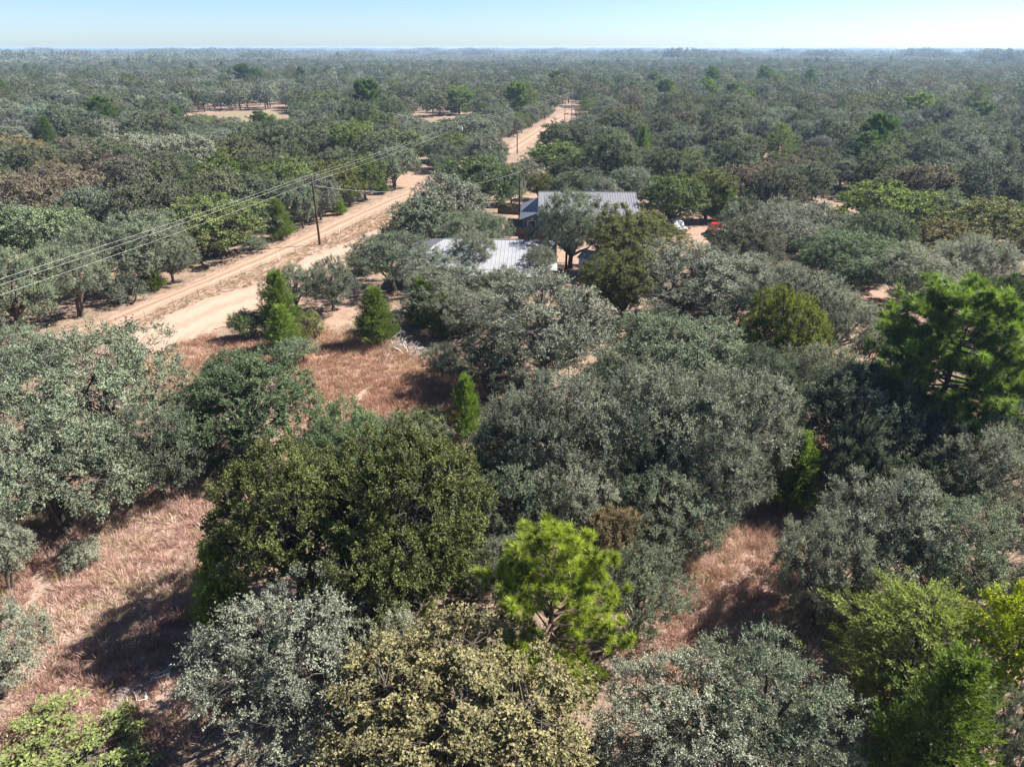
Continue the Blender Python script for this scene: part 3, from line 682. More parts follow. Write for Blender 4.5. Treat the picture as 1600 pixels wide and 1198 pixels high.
def cedar(seed, W=4., H=6., n=900, per=26, round_=False, droop=0.0, L=1.0, leaf=(.17, .045)):
    rng = np.random.default_rng(seed)
    zf = rng.random(n) ** (1.25 if not round_ else .9)
    an = rng.uniform(0, 2 * math.pi, n)
    lump = .94 + .22 * np.sin(an * 3 + zf * 9 + seed) * np.sin(zf * 23 + seed) + .2 * np.sin(an * 5 - zf * 17 + seed * 2) + .12 * np.sin(an * 2 + zf * 31)
    if round_:
        prof = np.sqrt(np.clip(1 - (np.clip(zf - .35, -.35, 1) / .66) ** 2, 0, 1)) * np.where(zf < .35, .75 + .7 * zf, 1)
    else:
        prof = (1 - zf) ** .72 * np.clip(.6 + zf * 3, 0, 1)
    r = W / 2 * prof * lump * rng.random(n) ** .38 * np.where(rng.random(n) < .12, 1.22, .97)
    out = np.stack([np.cos(an), np.sin(an), 0 * an], 1)
    L_ = L * rng.uniform(.6, 1.2, n)
    p = out * r[:, None]; p[:, 2] = .12 * H + zf * H * .84
    d = nrm(out * .62 + np.array([0, 0, .72]) + rsphere(rng, n) * .28)
    P0 = p - d * (L_ * .5)[:, None]
    t = rng.uniform(0, 1, (n, per))
    Pq = P0[:, None] + d[:, None] * (t * L_[:, None])[..., None] + np.array([0, 0, -1.]) * (droop * t ** 2 * L_[:, None])[..., None]
    m = n * per
    lat = rsphere(rng, m)
    Dl = nrm(np.repeat(d, per, 0) * .8 + lat * .55 + np.array([0, 0, -droop]))
    Pq = Pq.reshape(-1, 3) + lat * .03
    s = rng.uniform(.6, 1.25, m)
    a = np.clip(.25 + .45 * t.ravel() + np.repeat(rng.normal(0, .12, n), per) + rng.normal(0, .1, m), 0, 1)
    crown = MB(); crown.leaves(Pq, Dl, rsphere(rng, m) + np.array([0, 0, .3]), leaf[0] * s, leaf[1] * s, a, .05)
    wood = MB(); wood.tube([(0, 0, -.25), (0, 0, H * .3), (.03, 0, H * .9)], [.035 * W, .022 * W, .006], 7)
    for q in range(0, n, 3):
        z = max(.1, p[q, 2] - r[q] * .5 - .2)
        wood.tube([(0, 0, z), p[q]], [.018, .006], 3, False)
    return crown, wood
def pine(seed, W=7., H=10., base=.22, levels=20, tn=44, nl=.27, nw=.020, sparse=1.0, top=.60, more=1.0):
    rng = np.random.default_rng(seed)
    Rr = W / 2
    wood = MB()
    ax = lambda z: np.array([.12 * math.sin(z * .5 + seed), .12 * math.cos(z * .4 + seed) - .12, z])
    zz = np.linspace(-.3, H * .95, 9)
    wood.tube([ax(z) if z > 0 else np.array([0, 0, z]) for z in zz], np.linspace(.028 * W * 1.1, .02, 9), 8)
    TP, TD = [], []
    for k in range(levels):
        f = (k + .5) / levels
        z = H * (base + (.95 - base) * f)
        rr = Rr * min(1.0, (1 - f) ** top * 1.25 + .05) * min(1, .55 + f * 1.9)
        for b in range(rng.integers(4, 7)):
            if rng.random() > sparse: continue
            an = rng.uniform(0, 2 * math.pi); ln = rr * rng.uniform(.68, 1.1)
            o = np.array([math.cos(an), math.sin(an), 0])
            rise = ln * (rng.uniform(-.08, .22) + .38 * f)
            c0 = ax(z); c1 = c0 + o * ln * .5 + np.array([0, 0, rise * .25]); c2 = c0 + o * ln + np.array([0, 0, rise])
            wood.tube([c0, c1, c2], [.012 * W * (1.1 - f * .7), .03, .012], 4, False)
            sidev = np.array([-o[1], o[0], 0])
            nb = int((5 + 5 * ln / 2.2) * more)
            for t in np.concatenate([[1.0], rng.uniform(.32, 1.0, nb)]):
                off = (1.12 - t) * .75 + .12
                pp = c0 + (c1 - c0) * min(1, t * 2) if t < .5 else c1 + (c2 - c1) * (t * 2 - 1)
                s_ = rng.choice([-1, 1]) * rng.uniform(.2, 1) * off * (1 if t < .99 else .1)
                tip = pp + sidev * s_ + o * abs(s_) * .5 + np.array([0, 0, rng.uniform(-.12, .55)])
                wood.tube([pp, tip], [.014, .007], 3, False)
                TP.append(tip); TD.append(nrm(o * .5 + sidev * s_ * .6 + np.array([0, 0, .95]) + rng.normal(size=3) * .2))
    for k in range(6):
        TP.append(ax(H * .95) + rng.normal(size=3) * np.array([.25, .25, .2])); TD.append(nrm(np.array([0, 0, 1.]) + rng.normal(size=3) * .4))
    TP = np.array(TP); TD = np.array(TD); n = len(TP)
    m = n * tn
    D = nrm(np.repeat(TD, tn, 0) * .8 + rsphere(rng, m) * .85)
    P = np.repeat(TP, tn, 0) - np.repeat(TD, tn, 0) * rng.uniform(0, .22, (m, 1))
    L = nl * rng.uniform(.7, 1.15, m)
    a = np.clip(np.repeat(rng.normal(.42, .2, n), tn) + rng.normal(0, .12, m), 0, 1)
    crown = MB(); crown.needles(P, D, L, nw, a, rng)
    return crown, wood
def dead_shrub(seed, W=4., H=4.5):
    rng = np.random.default_rng(seed); mb = MB()
    def grow(p, d, r, ln, lvl):
        pts = [p]
        for k in range(3):
            d = nrm(d + rng.normal(size=3) * .22 + np.array([0, 0, -.03 * lvl]))
            pts.append(pts[-1] + d * ln / 3)
        mb.tube(pts, np.linspace(r, r * .55, 4), 4 if lvl < 2 else 3, False)
        if lvl >= 5: return
        for k in range(rng.integers(2, 4) + (lvl >= 3)):
            q = pts[rng.integers(1, 4)]
            nd_ = nrm(d + rng.normal(size=3) * .75)
            grow(q, nd_, r * .55, ln * rng.uniform(.55, .8), lvl + 1)
    for k in range(4):
        a = rng.uniform(0, 7)
        grow(np.array([.15 * math.cos(a), .15 * math.sin(a), -.15]), nrm(np.array([.45 * math.cos(a), .45 * math.sin(a), 1.])), .075, H * .36, 0)
    return mb

PROTO = {}
def reg(key, cw, W, H, lm, bm='bark'):
    c, w = cw
    PROTO.setdefault(key, []).append((c.mesh(key + '_crown', M[lm]), w.mesh(key + '_trunk', M[bm]), W, H))
HERO = dict(sub=32, twigs=11, lpt=14, leaf=(.108, .062))
for s in (1, 2, 3, 4, 5): reg('live_oak_hero', broadleaf(s, lobes=(15, 12, 17, 11, 14)[s - 1], stems=(1, 2, 3, 1, 2)[s - 1], base=.12, flat=(.78, .7, .85, .9, .75)[s - 1], **HERO), 10, 8, 'oak_leaf')
for s in (11, 12, 13): reg('post_oak_hero', broadleaf(s, W=9, H=9, lobes=16, sub=46, twigs=10, lpt=13, leaf=(.115, .073), tw=.40, base=.12, flat=.9, open_=.03), 9, 9, 'post_leaf')
for s in (21, 22, 23, 24): reg('live_oak', broadleaf(s, lobes=14, sub=32, twigs=7, lpt=9, leaf=(.19, .115), stems=1 + s % 3, base=.10), 10, 8, 'oak_leaf')
for s in (31, 32, 33): reg('post_oak', broadleaf(s, W=9, H=8.5, lobes=14, sub=30, twigs=7, lpt=8, leaf=(.195, .125), tw=.45, base=.10, flat=.9, open_=.04), 9, 8.5, 'post_leaf')
for s in (41, 42, 43): reg('red_cedar', cedar(s), 4, 6, 'conifer')
reg('juniper', cedar(45, W=6, H=6, n=1300, per=30, round_=True, droop=.35, L=.95, leaf=(.16, .04)), 6, 6, 'conifer')
reg('pine_tree', pine(51, levels=17, tn=95, nl=.42, nw=.028, top=.42, base=.06, more=1.05), 7, 10, 'needle', 'pine_bark')
reg('pine_tree', pine(52, W=8, H=11, base=.2, levels=27, top=.30, tn=72, nl=.42, nw=.028, more=2.1), 8, 11, 'needle', 'pine_bark')
reg('pine_tree', pine(53, W=7, H=12, base=.34, levels=20, sparse=.85, top=.75, tn=36), 7, 12, 'needle', 'pine_bark')
for s in (61, 62): reg('shrub', broadleaf(s, W=4, H=2.6, lobes=9, sub=16, twigs=7, lpt=9, leaf=(.10, .055), stems=3, base=.05, tw=.32), 4, 2.6, 'oak_leaf')
reg('yellow_tree', broadleaf(71, W=6, H=8.5, lobes=14, sub=22, twigs=7, lpt=8, leaf=(.15, .10), base=.2, tw=.4, open_=.25), 6, 8.5, 'post_leaf')
DEAD = dead_shrub(81).mesh('dead_shrub_branches', M['dead'])
# far trees: the same build with fewer, larger leaf clumps
FAR = []
for s in (91, 92, 93, 94): FAR.append(broadleaf(s, H=9, lobes=13, sub=16, twigs=3, lpt=6, leaf=(.36, .26), base=.08, tw=.5, branches=False, dome=1.1, mott=.07))
FAR.append(pine(95, W=8, H=12, base=.3, levels=9, tn=9, nl=.6, nw=.16))

KIND = {'live_oak': ('oak tree', 'oak'), 'post_oak': ('oak tree', 'oak'), 'red_cedar': ('cedar tree', 'cedar'), 'pine_tree': ('pine tree', 'pine'),
        'juniper': ('juniper', 'juniper'), 'shrub': ('shrub', 'bush'), 'yellow_tree': ('tree', 'tree'), 'dead_shrub': ('dead shrub', 'bush')}
prng = np.random.default_rng(7)
def plant(kind, x, y, h, w, tint, label, group=None, variant=None):
    d = math.hypot(x, y)
    key = kind + '_hero' if kind in ('live_oak', 'post_oak') and d < 100 else kind
    z = float(gz(x, y)) - .06
    root = thing(kind, label, KIND[kind][0], (x, y, z), prng.uniform(0, 6.28), group)
    if kind == 'dead_shrub':
        root.scale = (w / 4.2, w / 4.2, h / 4.5)
        link('branches', DEAD, root)
        return root
    vs = PROTO[key]
    if variant is None: variant = int(abs(x) * 37 + y * 53)   # the same tree stays the same when others are added
    cm, wm, W, H = vs[int(prng.integers(len(vs))) if variant is None else variant % len(vs)]
    root.scale = (w / W * 1.06, w / W * 1.06, h / H)
    j = prng.uniform(.92, 1.08)
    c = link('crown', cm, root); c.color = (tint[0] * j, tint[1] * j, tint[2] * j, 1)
    link('trunk', wm, root)
    return root

# keep roadside crowns clear of the wheel tracks
ML = np.array(ROAD_L)
def clear_road(x, y, w):
    xl = np.interp(y, ML[:, 1], ML[:, 0]); xr = np.interp(y, np.array(ROAD_R)[:, 1], np.array(ROAD_R)[:, 0])
    if y > 66 and xl - 12 < x < (xl + xr) / 2 + 1 and x > xl - w * .38: x = xl - w * .38
    return x
placed = []
for k, (kind, x, y, h, w, tint, label) in enumerate(SURVEY):
    x = clear_road(x, y, w)
    var = {'pine_tree': None}.get(kind, None)
    if 'bright lime-green' in label: var = 0
    if 'big rounded deep green pine' in label: var = 1
    if 'lone bright green pine' in label: var = 2
    plant(kind, x, y, h, w, tint, label, variant=var)
    placed.append((x, y, w))
placed = np.array(placed)
rrng = np.random.default_rng(77)
extra = []
def free(x, y, w, k=.34):
    a = np.vstack([placed] + ([np.array(extra)] if extra else []))
    return (np.hypot(a[:, 0] - x, a[:, 1] - y) > (a[:, 2] + w) * k).all()
MR = np.array(ROAD_R)
for y in np.arange(72, 330, 3.0):
    w = rrng.uniform(5.5, 10.5); h = np.clip(w * .75 + rrng.uniform(-.5, 1.5), 4.2, 9.5)
    x = float(np.interp(y, ML[:, 1], ML[:, 0])) - w * .40 - rrng.uniform(.3, 1.6)
    if free(x, y, w, .30) and min(float(poly_sd(np.array([x]), np.array([y]), f)[0]) for f in (YARD[5], YARD[7])) > w * .2:
        k = rrng.random(); kd = 'live_oak' if k < .62 else ('post_oak' if k < .86 else 'red_cedar')
        tn, tc = {'live_oak': [('grey-green', (.14, .165, .115)), ('silvery', (.165, .18, .145))], 'post_oak': [('olive', (.12, .145, .06)), ('light green', (.13, .17, .06))], 'red_cedar': [('dark', (.07, .12, .03))] * 2}[kd][int(rrng.integers(2))]
        if kd == 'red_cedar': w *= .5; h *= .8
        lab = f"{tn} {'cedar' if kd == 'red_cedar' else 'oak'} lining the woods side of the dirt road"
        plant(kd, x, float(y), float(h), float(w), tc, lab, lab + ' (look-alikes)'); extra.append((x, y, w))
for y in np.arange(142, 160, 4.0):
    w = rrng.uniform(7, 11); h = w * .75 + 1
    x = float(np.interp(y, MR[:, 1], MR[:, 0])) + w * .5 + rrng.uniform(6.0, 9.0)
    if free(x, y, w, .33):
        lab = 'grey-green oak lining the house side of the far dirt road'
        plant('live_oak', x, float(y), float(h), float(w), (.14, .16, .115), lab, lab + ' (look-alikes)'); extra.append((x, y, w))
# the wood goes on to both sides of the surveyed plots
for sd in (-1, 1):
    for row in (0, 1):
        for y in np.arange(22 if sd < 0 else 30, 68, 6.5):
            xe = .74 * (y * math.cos(PITCH) + 23.5 * math.sin(PITCH))
            w = rrng.uniform(6.5, 8.5); x = sd * (xe + 4.6 + row * 7 + rrng.uniform(0, 2)); yy = float(y + rrng.uniform(-1.5, 1.5))
            if free(x, yy, w, .34):
                lab = f"{'grey-green' if row else 'silvery'} live oak at the {'sand-track' if sd < 0 else 'big-pine'} edge of the surveyed wood"
                lab = lab.replace(' of the surveyed wood', ' of the wood')
                plant('live_oak', x, yy, float(rrng.uniform(5.5, 6.8)), float(w), (.155, .175, .13) if row else (.175, .19, .15), lab, lab + ' (look-alikes)'); extra.append((x, yy, w))
# understorey bushes in the gaps
nb_ = 0
for _ in range(900):
    y = rrng.uniform(26, 112); x = rrng.uniform(-.72, .72) * y
    if nb_ >= 90: break
    w = rrng.uniform(2.2, 4.6)
    pt = (np.array([x]), np.array([y]))
    if min(float(poly_sd(*pt, f)[0]) for f in CLEAR + [ROAD_POLY, DRIVE_POLY, LOT, STRIP] + YARD[:4]) < 1.2: continue
    a = np.vstack([placed] + ([np.array(extra)] if extra else []))
    dn = np.hypot(a[:, 0] - x, a[:, 1] - y) / (a[:, 2] * .5)
    if dn.min() < .75 or dn.min() > 1.9: continue
    tn, tc = [('dark green', (.075, .10, .055)), ('grey-green', (.12, .14, .10)), ('olive', (.12, .135, .055)), ('leafy green', (.09, .13, .05))][int(rrng.integers(4))]
    wh = 'left of the biggest spreading live oak' if x < -4 else 'right of the biggest spreading live oak'
    lab = f'low {tn} bush filling a gap between oaks {wh}'
    plant('shrub', x, y, float(w * rrng.uniform(.6, .95)), w, tc, lab, lab + ' (look-alikes)'); extra.append((x, y, w)); nb_ += 1
placed = np.vstack([placed, np.array([e for e in extra if e[2] > 4.7])])

# ------------------------------------------------------------------ the rest of the woodland
frng = np.random.default_rng(2024)
def hexgrid(r0, r1, sp, half):
    ys = np.arange(-30, r1, sp * .866)
    pts = []
    for q, yy in enumerate(ys):
        hw = max(70., half * max(yy, 0) + 40)
        xs = np.arange(-hw, hw, sp) + (q % 2) * sp / 2
        pts.append(np.stack([xs, np.full(len(xs), yy)], 1))
    p = np.vstack(pts); p = p + frng.uniform(-.34, .34, p.shape) * sp
    d = np.hypot(p[:, 0], p[:, 1])
    return p[(d >= r0) & (d < r1)]
p = np.vstack([hexgrid(9, 150, 8.4, .82), hexgrid(150, 230, 10.0, .82), hexgrid(230, 1300, 11.6, .82)])
n = len(p)
pw = frng.uniform(7.6, 12.8, n) * np.where(np.hypot(p[:, 0], p[:, 1]) > 230, 1.13, 1.0); ph = np.clip(pw * .72 + frng.uniform(-.6, 3.6, n), 6.0, 13.0)
kindr = frng.random(n)
kn = np.where(kindr < .60, 0, np.where(kindr < .92, 1, np.where(kindr < .965, 2, 3)))
patchy = vnoise(p[:, 0] / 45, p[:, 1] / 45, 21)
kn = np.where((kn == 3) & ((vnoise(p[:, 0] / 90, p[:, 1] / 90, 22) < .45) | (p[:, 1] < 150)), 0, kn)
kn = np.where((kn == 0) & (patchy > .66), 1, kn)
HOUSES = [[(0, 109), (21, 109), (21, 127), (0, 127)], [(-12, 66), (7, 66), (7.5, 99), (-14.5, 99)], [(9, 158), (13.5, 158), (13.5, 163), (9, 163)], [(18, 170), (25, 170), (25, 175), (18, 175)], [(27, 108), (37, 108), (37, 117), (27, 117)]]
# low growth in front of the two hidden fields
for pol in FIELD[:2]:
    a_ = np.array(pol); az = a_[:, 0] / a_[:, 1]
    cap_ = (p[:, 0] / np.maximum(p[:, 1], 1) > az.min() - .01) & (p[:, 0] / np.maximum(p[:, 1], 1) < az.max() + .01) & (p[:, 1] < a_[:, 1].min() + 4) & (p[:, 1] > a_[:, 1].min() - 75)
    ph[cap_] = np.minimum(ph[cap_], frng.uniform(5.0, 6.6, cap_.sum()))
# keep clear of roads, clearings, yards, buildings and the surveyed trees
ok = np.ones(n, bool)
nr = (np.abs(p[:, 0]) < 300) & (p[:, 1] < 420)
q = p[nr]
bad = np.zeros(len(q), bool)
for pol, m in [(ROAD_POLY, .40), (DRIVE_POLY, .42), (LOT, .3), (STRIP, .35)]: bad |= poly_sd(q[:, 0], q[:, 1], pol) < pw[nr] * m * .85 + .3
for k_, pol in enumerate(YARD): bad |= poly_sd(q[:, 0], q[:, 1], pol) < pw[nr] * (.45 if k_ == 1 else .25)
for pol in HOUSES: bad |= poly_sd(q[:, 0], q[:, 1], pol) < pw[nr] * .42
for pol in CLEAR: bad |= poly_sd(q[:, 0], q[:, 1], pol) < pw[nr] * .45
for pol in FIELD: bad |= poly_sd(q[:, 0], q[:, 1], pol) < pw[nr] * (.5 if pol is FIELD[2] else .3)
# sight lines from the drone into the two hidden fields stay open over low trees only
dd = np.hypot(q[:, None, 0] - placed[None, :, 0], q[:, None, 1] - placed[None, :, 1])
bad |= (dd < (pw[nr][:, None] + placed[None, :, 2]) * .31).any(1)
cx, cyy = px(q[:, 0], q[:, 1], 4.0)
inframe = (cx > -160) & (cx < 1760)
bad |= np.hypot(q[:, 0], q[:, 1]) < 30
bad |= inframe & (q[:, 1] < 66)
az_ = q[:, 0] / np.maximum(q[:, 1], 1)
bad |= (az_ > -.02) & (az_ < .062) & (q[:, 1] > 160) & (q[:, 1] < 300)
bad |= (az_ > -.02) & (az_ < .022) & (q[:, 1] > 128) & (q[:, 1] < 300)
ok[np.where(nr)[0][bad]] = False
ok &= ~((np.hypot(p[:, 0], p[:, 1]) < 14))
ok &= ~((frng.random(n) < .10) & (np.hypot(p[:, 0], p[:, 1]) > 120))
p, pw, ph, kn, patchy = p[ok], pw[ok], ph[ok], kn[ok], patchy[ok]
n = len(p)
pal = {0: np.array([(.098, .112, .088), (.092, .109, .078), (.118, .130, .104), (.082, .098, .070), (.088, .107, .068), (.105, .115, .10)]) * 1.65,
       1: np.array([(.093, .113, .075), (.098, .116, .070), (.080, .10, .058), (.103, .116, .078), (.088, .10, .072), (.125, .116, .094), (.110, .145, .055), (.13, .14, .06)]) * 1.3,
       2: np.array([(.07, .12, .03), (.08, .12, .04)]), 3: np.array([(.075, .14, .042), (.09, .155, .05), (.065, .115, .042)])}
tone = ['grey-green', 'green', 'pale silvery', 'dark grey', 'leafy green', 'silver-grey']
tone1 = ['grey-olive', 'olive-green', 'dark green', 'light olive', 'dull olive', 'brownish', 'bright green', 'yellow-green']
ti = np.zeros((n, 3)); tidx = np.zeros(n, int)
for k in range(4):
    s = np.where(kn == k)[0]
    tidx[s] = np.minimum(frng.integers(0, len(pal[k]), len(s)), frng.integers(0, len(pal[k]) + 2, len(s)))
    ti[s] = pal[k][tidx[s]]
ti *= frng.uniform(.86, 1.14, (n, 1)) * (1 + .03 * frng.normal(size=(n, 3)))
fx, fy = px(p[:, 0], p[:, 1], ph * .7)
vis = (fx > -40) & (fx < 1640) & (fy > 60) & (fy < 1300)
dist = np.hypot(p[:, 0], p[:, 1])
solo = np.zeros(n, bool)
caps = {0: 185, 1: 190, 2: 30, 3: 30}
for k in range(4):
    s = np.where(vis & (kn == k))[0]; s = s[np.argsort(dist[s])][:caps[k]]
    solo[s] = True
xroad = np.interp(p[:, 1], ML[:, 1], ML[:, 0])
for q in np.where(solo)[0]:
    x, y = p[q]
    where = 'in woods left of the dirt road' if x < xroad[q] else ('in woods behind the houses' if y > 105 and x < 55 else 'in woods right of the houses')
    k = kn[q]
    size = 'broad ' if pw[q] > 11.3 else ('small ' if pw[q] < 9.0 else 'tall ' if ph[q] > 9.3 else '')
    far_ = ' near the fields' if dist[q] > 215 and x < xroad[q] else (' beyond the yellow-topped oak' if 40 < x < 75 and y < 100 else ' far beyond the sheds' if dist[q] > 215 else '')
    where = where + far_ if len((where + far_).split()) < 12 else where
    if k == 0: kd, lab = 'live_oak', f'{size}{tone[tidx[q]]} live oak {where}'
    elif k == 1: kd, lab = 'post_oak', f'{size}{tone1[tidx[q]]} bushy oak {where}'
    elif k == 2: kd, lab = 'red_cedar', f'dark pointed cedar {where}'
    else: kd, lab = 'pine_tree', f'dark pine rising above the oaks {where}'
    w, h = pw[q], ph[q]
    if k == 2: w, h = w * .45, h * .85
    if k == 3: w, h = w * .85, h * 1.35
    plant(kd, float(x), float(y), float(h), float(w), tuple(ti[q]), lab, lab + ' (look-alikes)')

def scatter(name, P, rot, scl, idx, tint, protos, label, cat):
    """one object whose points carry instances of the prototypes"""
    me = bpy.data.meshes.new(name)
    me.vertices.add(len(P)); me.vertices.foreach_set('co', np.asarray(P, np.float32).ravel())
    a = me.attributes.new('rot', 'FLOAT_VECTOR', 'POINT'); a.data.foreach_set('vector', np.asarray(rot, np.float32).ravel())
    a = me.attributes.new('scl', 'FLOAT_VECTOR', 'POINT'); a.data.foreach_set('vector', np.asarray(scl, np.float32).ravel())
    a = me.attributes.new('pick', 'INT', 'POINT'); a.data.foreach_set('value', np.asarray(idx, np.int32))
    a = me.attributes.new('tint', 'FLOAT_COLOR', 'POINT'); a.data.foreach_set('color', np.hstack([tint, np.ones((len(P), 1))]).astype(np.float32).ravel())
    o = tag(link(name, me), label, cat, kind='stuff')
    lib = bpy.data.collections.new(name + '_source')
    for k, m in enumerate(protos):
        lib.objects.link(bpy.data.objects.new(f'{name}_source_{k:02d}', m))
    g = bpy.data.node_groups.new(name + '_nodes', 'GeometryNodeTree')
    g.interface.new_socket('Geometry', in_out='INPUT', socket_type='NodeSocketGeometry')
    g.interface.new_socket('Geometry', in_out='OUTPUT', socket_type='NodeSocketGeometry')
    N = g.nodes.new; Lk = g.links.new
    gi, go, iop, ci = N('NodeGroupInput'), N('NodeGroupOutput'), N('GeometryNodeInstanceOnPoints'), N('GeometryNodeCollectionInfo')
    ci.inputs['Collection'].default_value = lib
    ci.inputs['Separate Children'].default_value = True; ci.inputs['Reset Children'].default_value = True
    iop.inputs['Pick Instance'].default_value = True
    def na(nm, t):
        x = N('GeometryNodeInputNamedAttribute'); x.data_type = t; x.inputs['Name'].default_value = nm
        return [s for s in x.outputs if s.enabled and s.name == 'Attribute'][0]
    e2r = N('FunctionNodeEulerToRotation')
    Lk(na('rot', 'FLOAT_VECTOR'), e2r.inputs[0]); Lk(e2r.outputs[0], iop.inputs['Rotation'])
    Lk(na('scl', 'FLOAT_VECTOR'), iop.inputs['Scale']); Lk(na('pick', 'INT'), iop.inputs['Instance Index'])
    Lk(gi.outputs[0], iop.inputs['Points']); Lk(ci.outputs[0], iop.inputs['Instance']); Lk(iop.outputs[0], go.inputs[0])
    md = o.modifiers.new('scatter', 'NODES'); md.node_group = g
    return o
def merged_tree(cw, name, lm, bm='bark'):
    c, w = cw
    k = MB(); k.v, k.f4, k.f3, k.a, k.n = list(c.v), list(c.f4), list(c.f3), list(c.a), c.n
    nleaf = sum(len(x) for x in c.f4) ; n3 = sum(len(x) for x in c.f3)
    me = None
    for v, a in zip(w.v, w.a): pass
    off = k.n
    k.v += w.v; k.a += w.a; k.n += w.n
    f4w = [f + off for f in w.f4]; f3w = [f + off for f in w.f3]
    nw4 = sum(len(x) for x in f4w); nw3 = sum(len(x) for x in f3w)
    k.f4 += f4w; k.f3 += f3w
    me = k.mesh(name, M[lm]); me.materials.append(M[bm])
    mi = np.concatenate([np.zeros(nleaf), np.ones(nw4), np.zeros(n3), np.ones(nw3)]).astype(np.int32)
    me.polygons.foreach_set('material_index', mi)
    return me
far_mesh = [merged_tree(FAR[k], f'far_oak_{k}', 'oak_leaf' if k < 2 else 'post_leaf') for k in range(4)] + [merged_tree(FAR[4], 'far_pine', 'needle', 'pine_bark')]
# patches of the canopy for the far distance: about seventy small tree crowns each
def canopy_patch(seed):
    rng = np.random.default_rng(seed); mb = MB()
    gx = np.arange(-30, 30, 9.0)
    for ax in gx:
        for ay in gx:
            c, _ = broadleaf_small(rng)
            o = np.array([ax + rng.uniform(-3, 3), ay + rng.uniform(-3, 3), rng.uniform(-1.2, 1.0)]); s = rng.uniform(.8, 1.25)
            br = rng.uniform(.22, .66)
            mb.add(c[0] * s + o, c[1], a=np.clip(br + rng.normal(0, .05, len(c[0])), 0, 1))
    return mb.mesh(f'canopy_patch_{seed}', M['oak_leaf'])
def broadleaf_small(rng):
    n = 150
    d = rsphere(rng, n); d[:, 2] = np.abs(d[:, 2]) * 1.0 - .15
    lump = 1 + .18 * np.sin(d[:, 0] * 6 + rng.uniform(0, 6)) + .18 * np.sin(d[:, 1] * 7 + rng.uniform(0, 6))
    P = d * np.array([5.4, 5.4, 5.2]) * lump[:, None] + np.array([0, 0, 4.0])
    m = MB(); m.leaves(P - .6, rsphere(rng, n), nrm(d + rsphere(rng, n) * .5), rng.uniform(1.0, 1.7, n), rng.uniform(.8, 1.3, n), np.full(n, .5))
    return (np.vstack(m.v), np.vstack(m.f4)), None
patch_mesh = [canopy_patch(s) for s in (1, 2, 3)]

rest = np.where(~solo)[0]
P1 = np.column_stack([p[rest], gz(p[rest, 0], p[rest, 1]) - .1])
k1 = np.where(kn[rest] == 0, frng.integers(0, 2, len(rest)), np.where(kn[rest] == 3, 4, frng.integers(2, 4, len(rest))))
sc1 = np.column_stack([pw[rest] / 10, pw[rest] / 10, ph[rest] / 9]); sc1[k1 == 4] *= np.array([.8, .8, .95])
# distant canopy patches
pts, scs = [], []
for r0, r1, sp in ((1270, 3600, 58), (3600, 12300, 116)):
    g_ = hexgrid(r0, r1, sp, .82); pts.append(g_); scs.append(np.full(len(g_), sp / 58))
P2 = np.vstack(pts); s2 = np.concatenate(scs)
keep = P2[:, 1] > 400; P2, s2 = P2[keep], s2[keep]
z2 = gz(P2[:, 0], P2[:, 1])
n2 = len(P2)
hz = frng.uniform(.75, 1.2, n2) * np.where(frng.random(n2) < .05, 1.8, 1) * (1 + .35 * (vnoise(P2[:, 0] / 300, P2[:, 1] / 300, 31) - .5))
t2 = np.array((.142, .162, .118))[None] * frng.uniform(.88, 1.12, (n2, 1)) * (1 + .03 * frng.normal(size=(n2, 3)))
PA = np.vstack([P1, np.column_stack([P2, z2])])
rot = np.zeros((len(PA), 3)); rot[:, 2] = frng.uniform(0, 6.28, len(PA))
scl = np.vstack([sc1, np.column_stack([s2 ** .5 * 1.05, s2 ** .5 * 1.05, hz])])
scl[len(P1):, :2] = (s2 * 1.08)[:, None]
idx = np.concatenate([k1, 5 + frng.integers(0, 3, n2)])
scatter('distant_woodland', PA, rot, scl, idx, np.vstack([ti[rest], t2]), far_mesh + patch_mesh, 'distant oak woodland stretching to the flat horizon', 'woodland')

# ------------------------------------------------------------------ dry grass
def tuft(seed, n, h, spread, w):
    rng = np.random.default_rng(seed)
    a = rng.uniform(0, 6.28, n)
    o = np.stack([np.cos(a), np.sin(a), 0 * a], 1)
    D = nrm(o * (rng.random((n, 1)) ** .7 * spread) + np.array([0, 0, 1.]) + rsphere(rng, n) * .12)
    P = o * rng.uniform(0, .16, (n, 1)) - np.array([0, 0, .04])
    mb = MB(); mb.leaves(P, D, rsphere(rng, n), h * rng.uniform(.5, 1.15, n), w, np.clip(rng.normal(.5, .22, n), 0, 1), .10)
    return mb.mesh(f'grass_tuft_{seed}', M['grass'])
tufts = [tuft(1, 40, .6, 1.5, .022), tuft(2, 46, .5, 2.6, .024), tuft(3, 34, .8, .8, .02), tuft(4, 50, .5, 4.5, .026), tuft(5, 34, .4, 3.0, .03)]
def fill_poly(poly, dens, rng, edge=1.2):
    a = np.array(poly); lo, hi = a.min(0) - edge, a.max(0) + edge
    n = int((hi - lo).prod() * dens)
    q = rng.uniform(lo, hi, (n, 2))
    return q[poly_sd(q[:, 0], q[:, 1], poly) < edge * rng.random(n)]
grng = np.random.default_rng(5)
gp = np.vstack([fill_poly(c, 15, grng, 2.0) for c in CLEAR])
gp = gp[vnoise(gp[:, 0] / 1.1, gp[:, 1] / 1.1, 41) > .12]
ng = len(gp)
redn = vnoise(gp[:, 0] / 3.0, gp[:, 1] / 3.0, 42)
cols = np.array([(.32, .21, .17), (.38, .275, .228), (.44, .345, .29), (.36, .295, .19), (.27, .165, .138)])
ci_ = np.clip((redn * 3.2 + grng.normal(0, .8, ng)), 0, 4.99).astype(int)
gt = cols[ci_] * grng.uniform(.75, 1.2, (ng, 1))
far_c = gp[:, 1] > 46; gt[far_c] *= np.array([.98, .92, .82])
green = grng.random(ng) < .03; gt[green] = (.20, .22, .07)
gi_ = grng.integers(0, 5, ng)
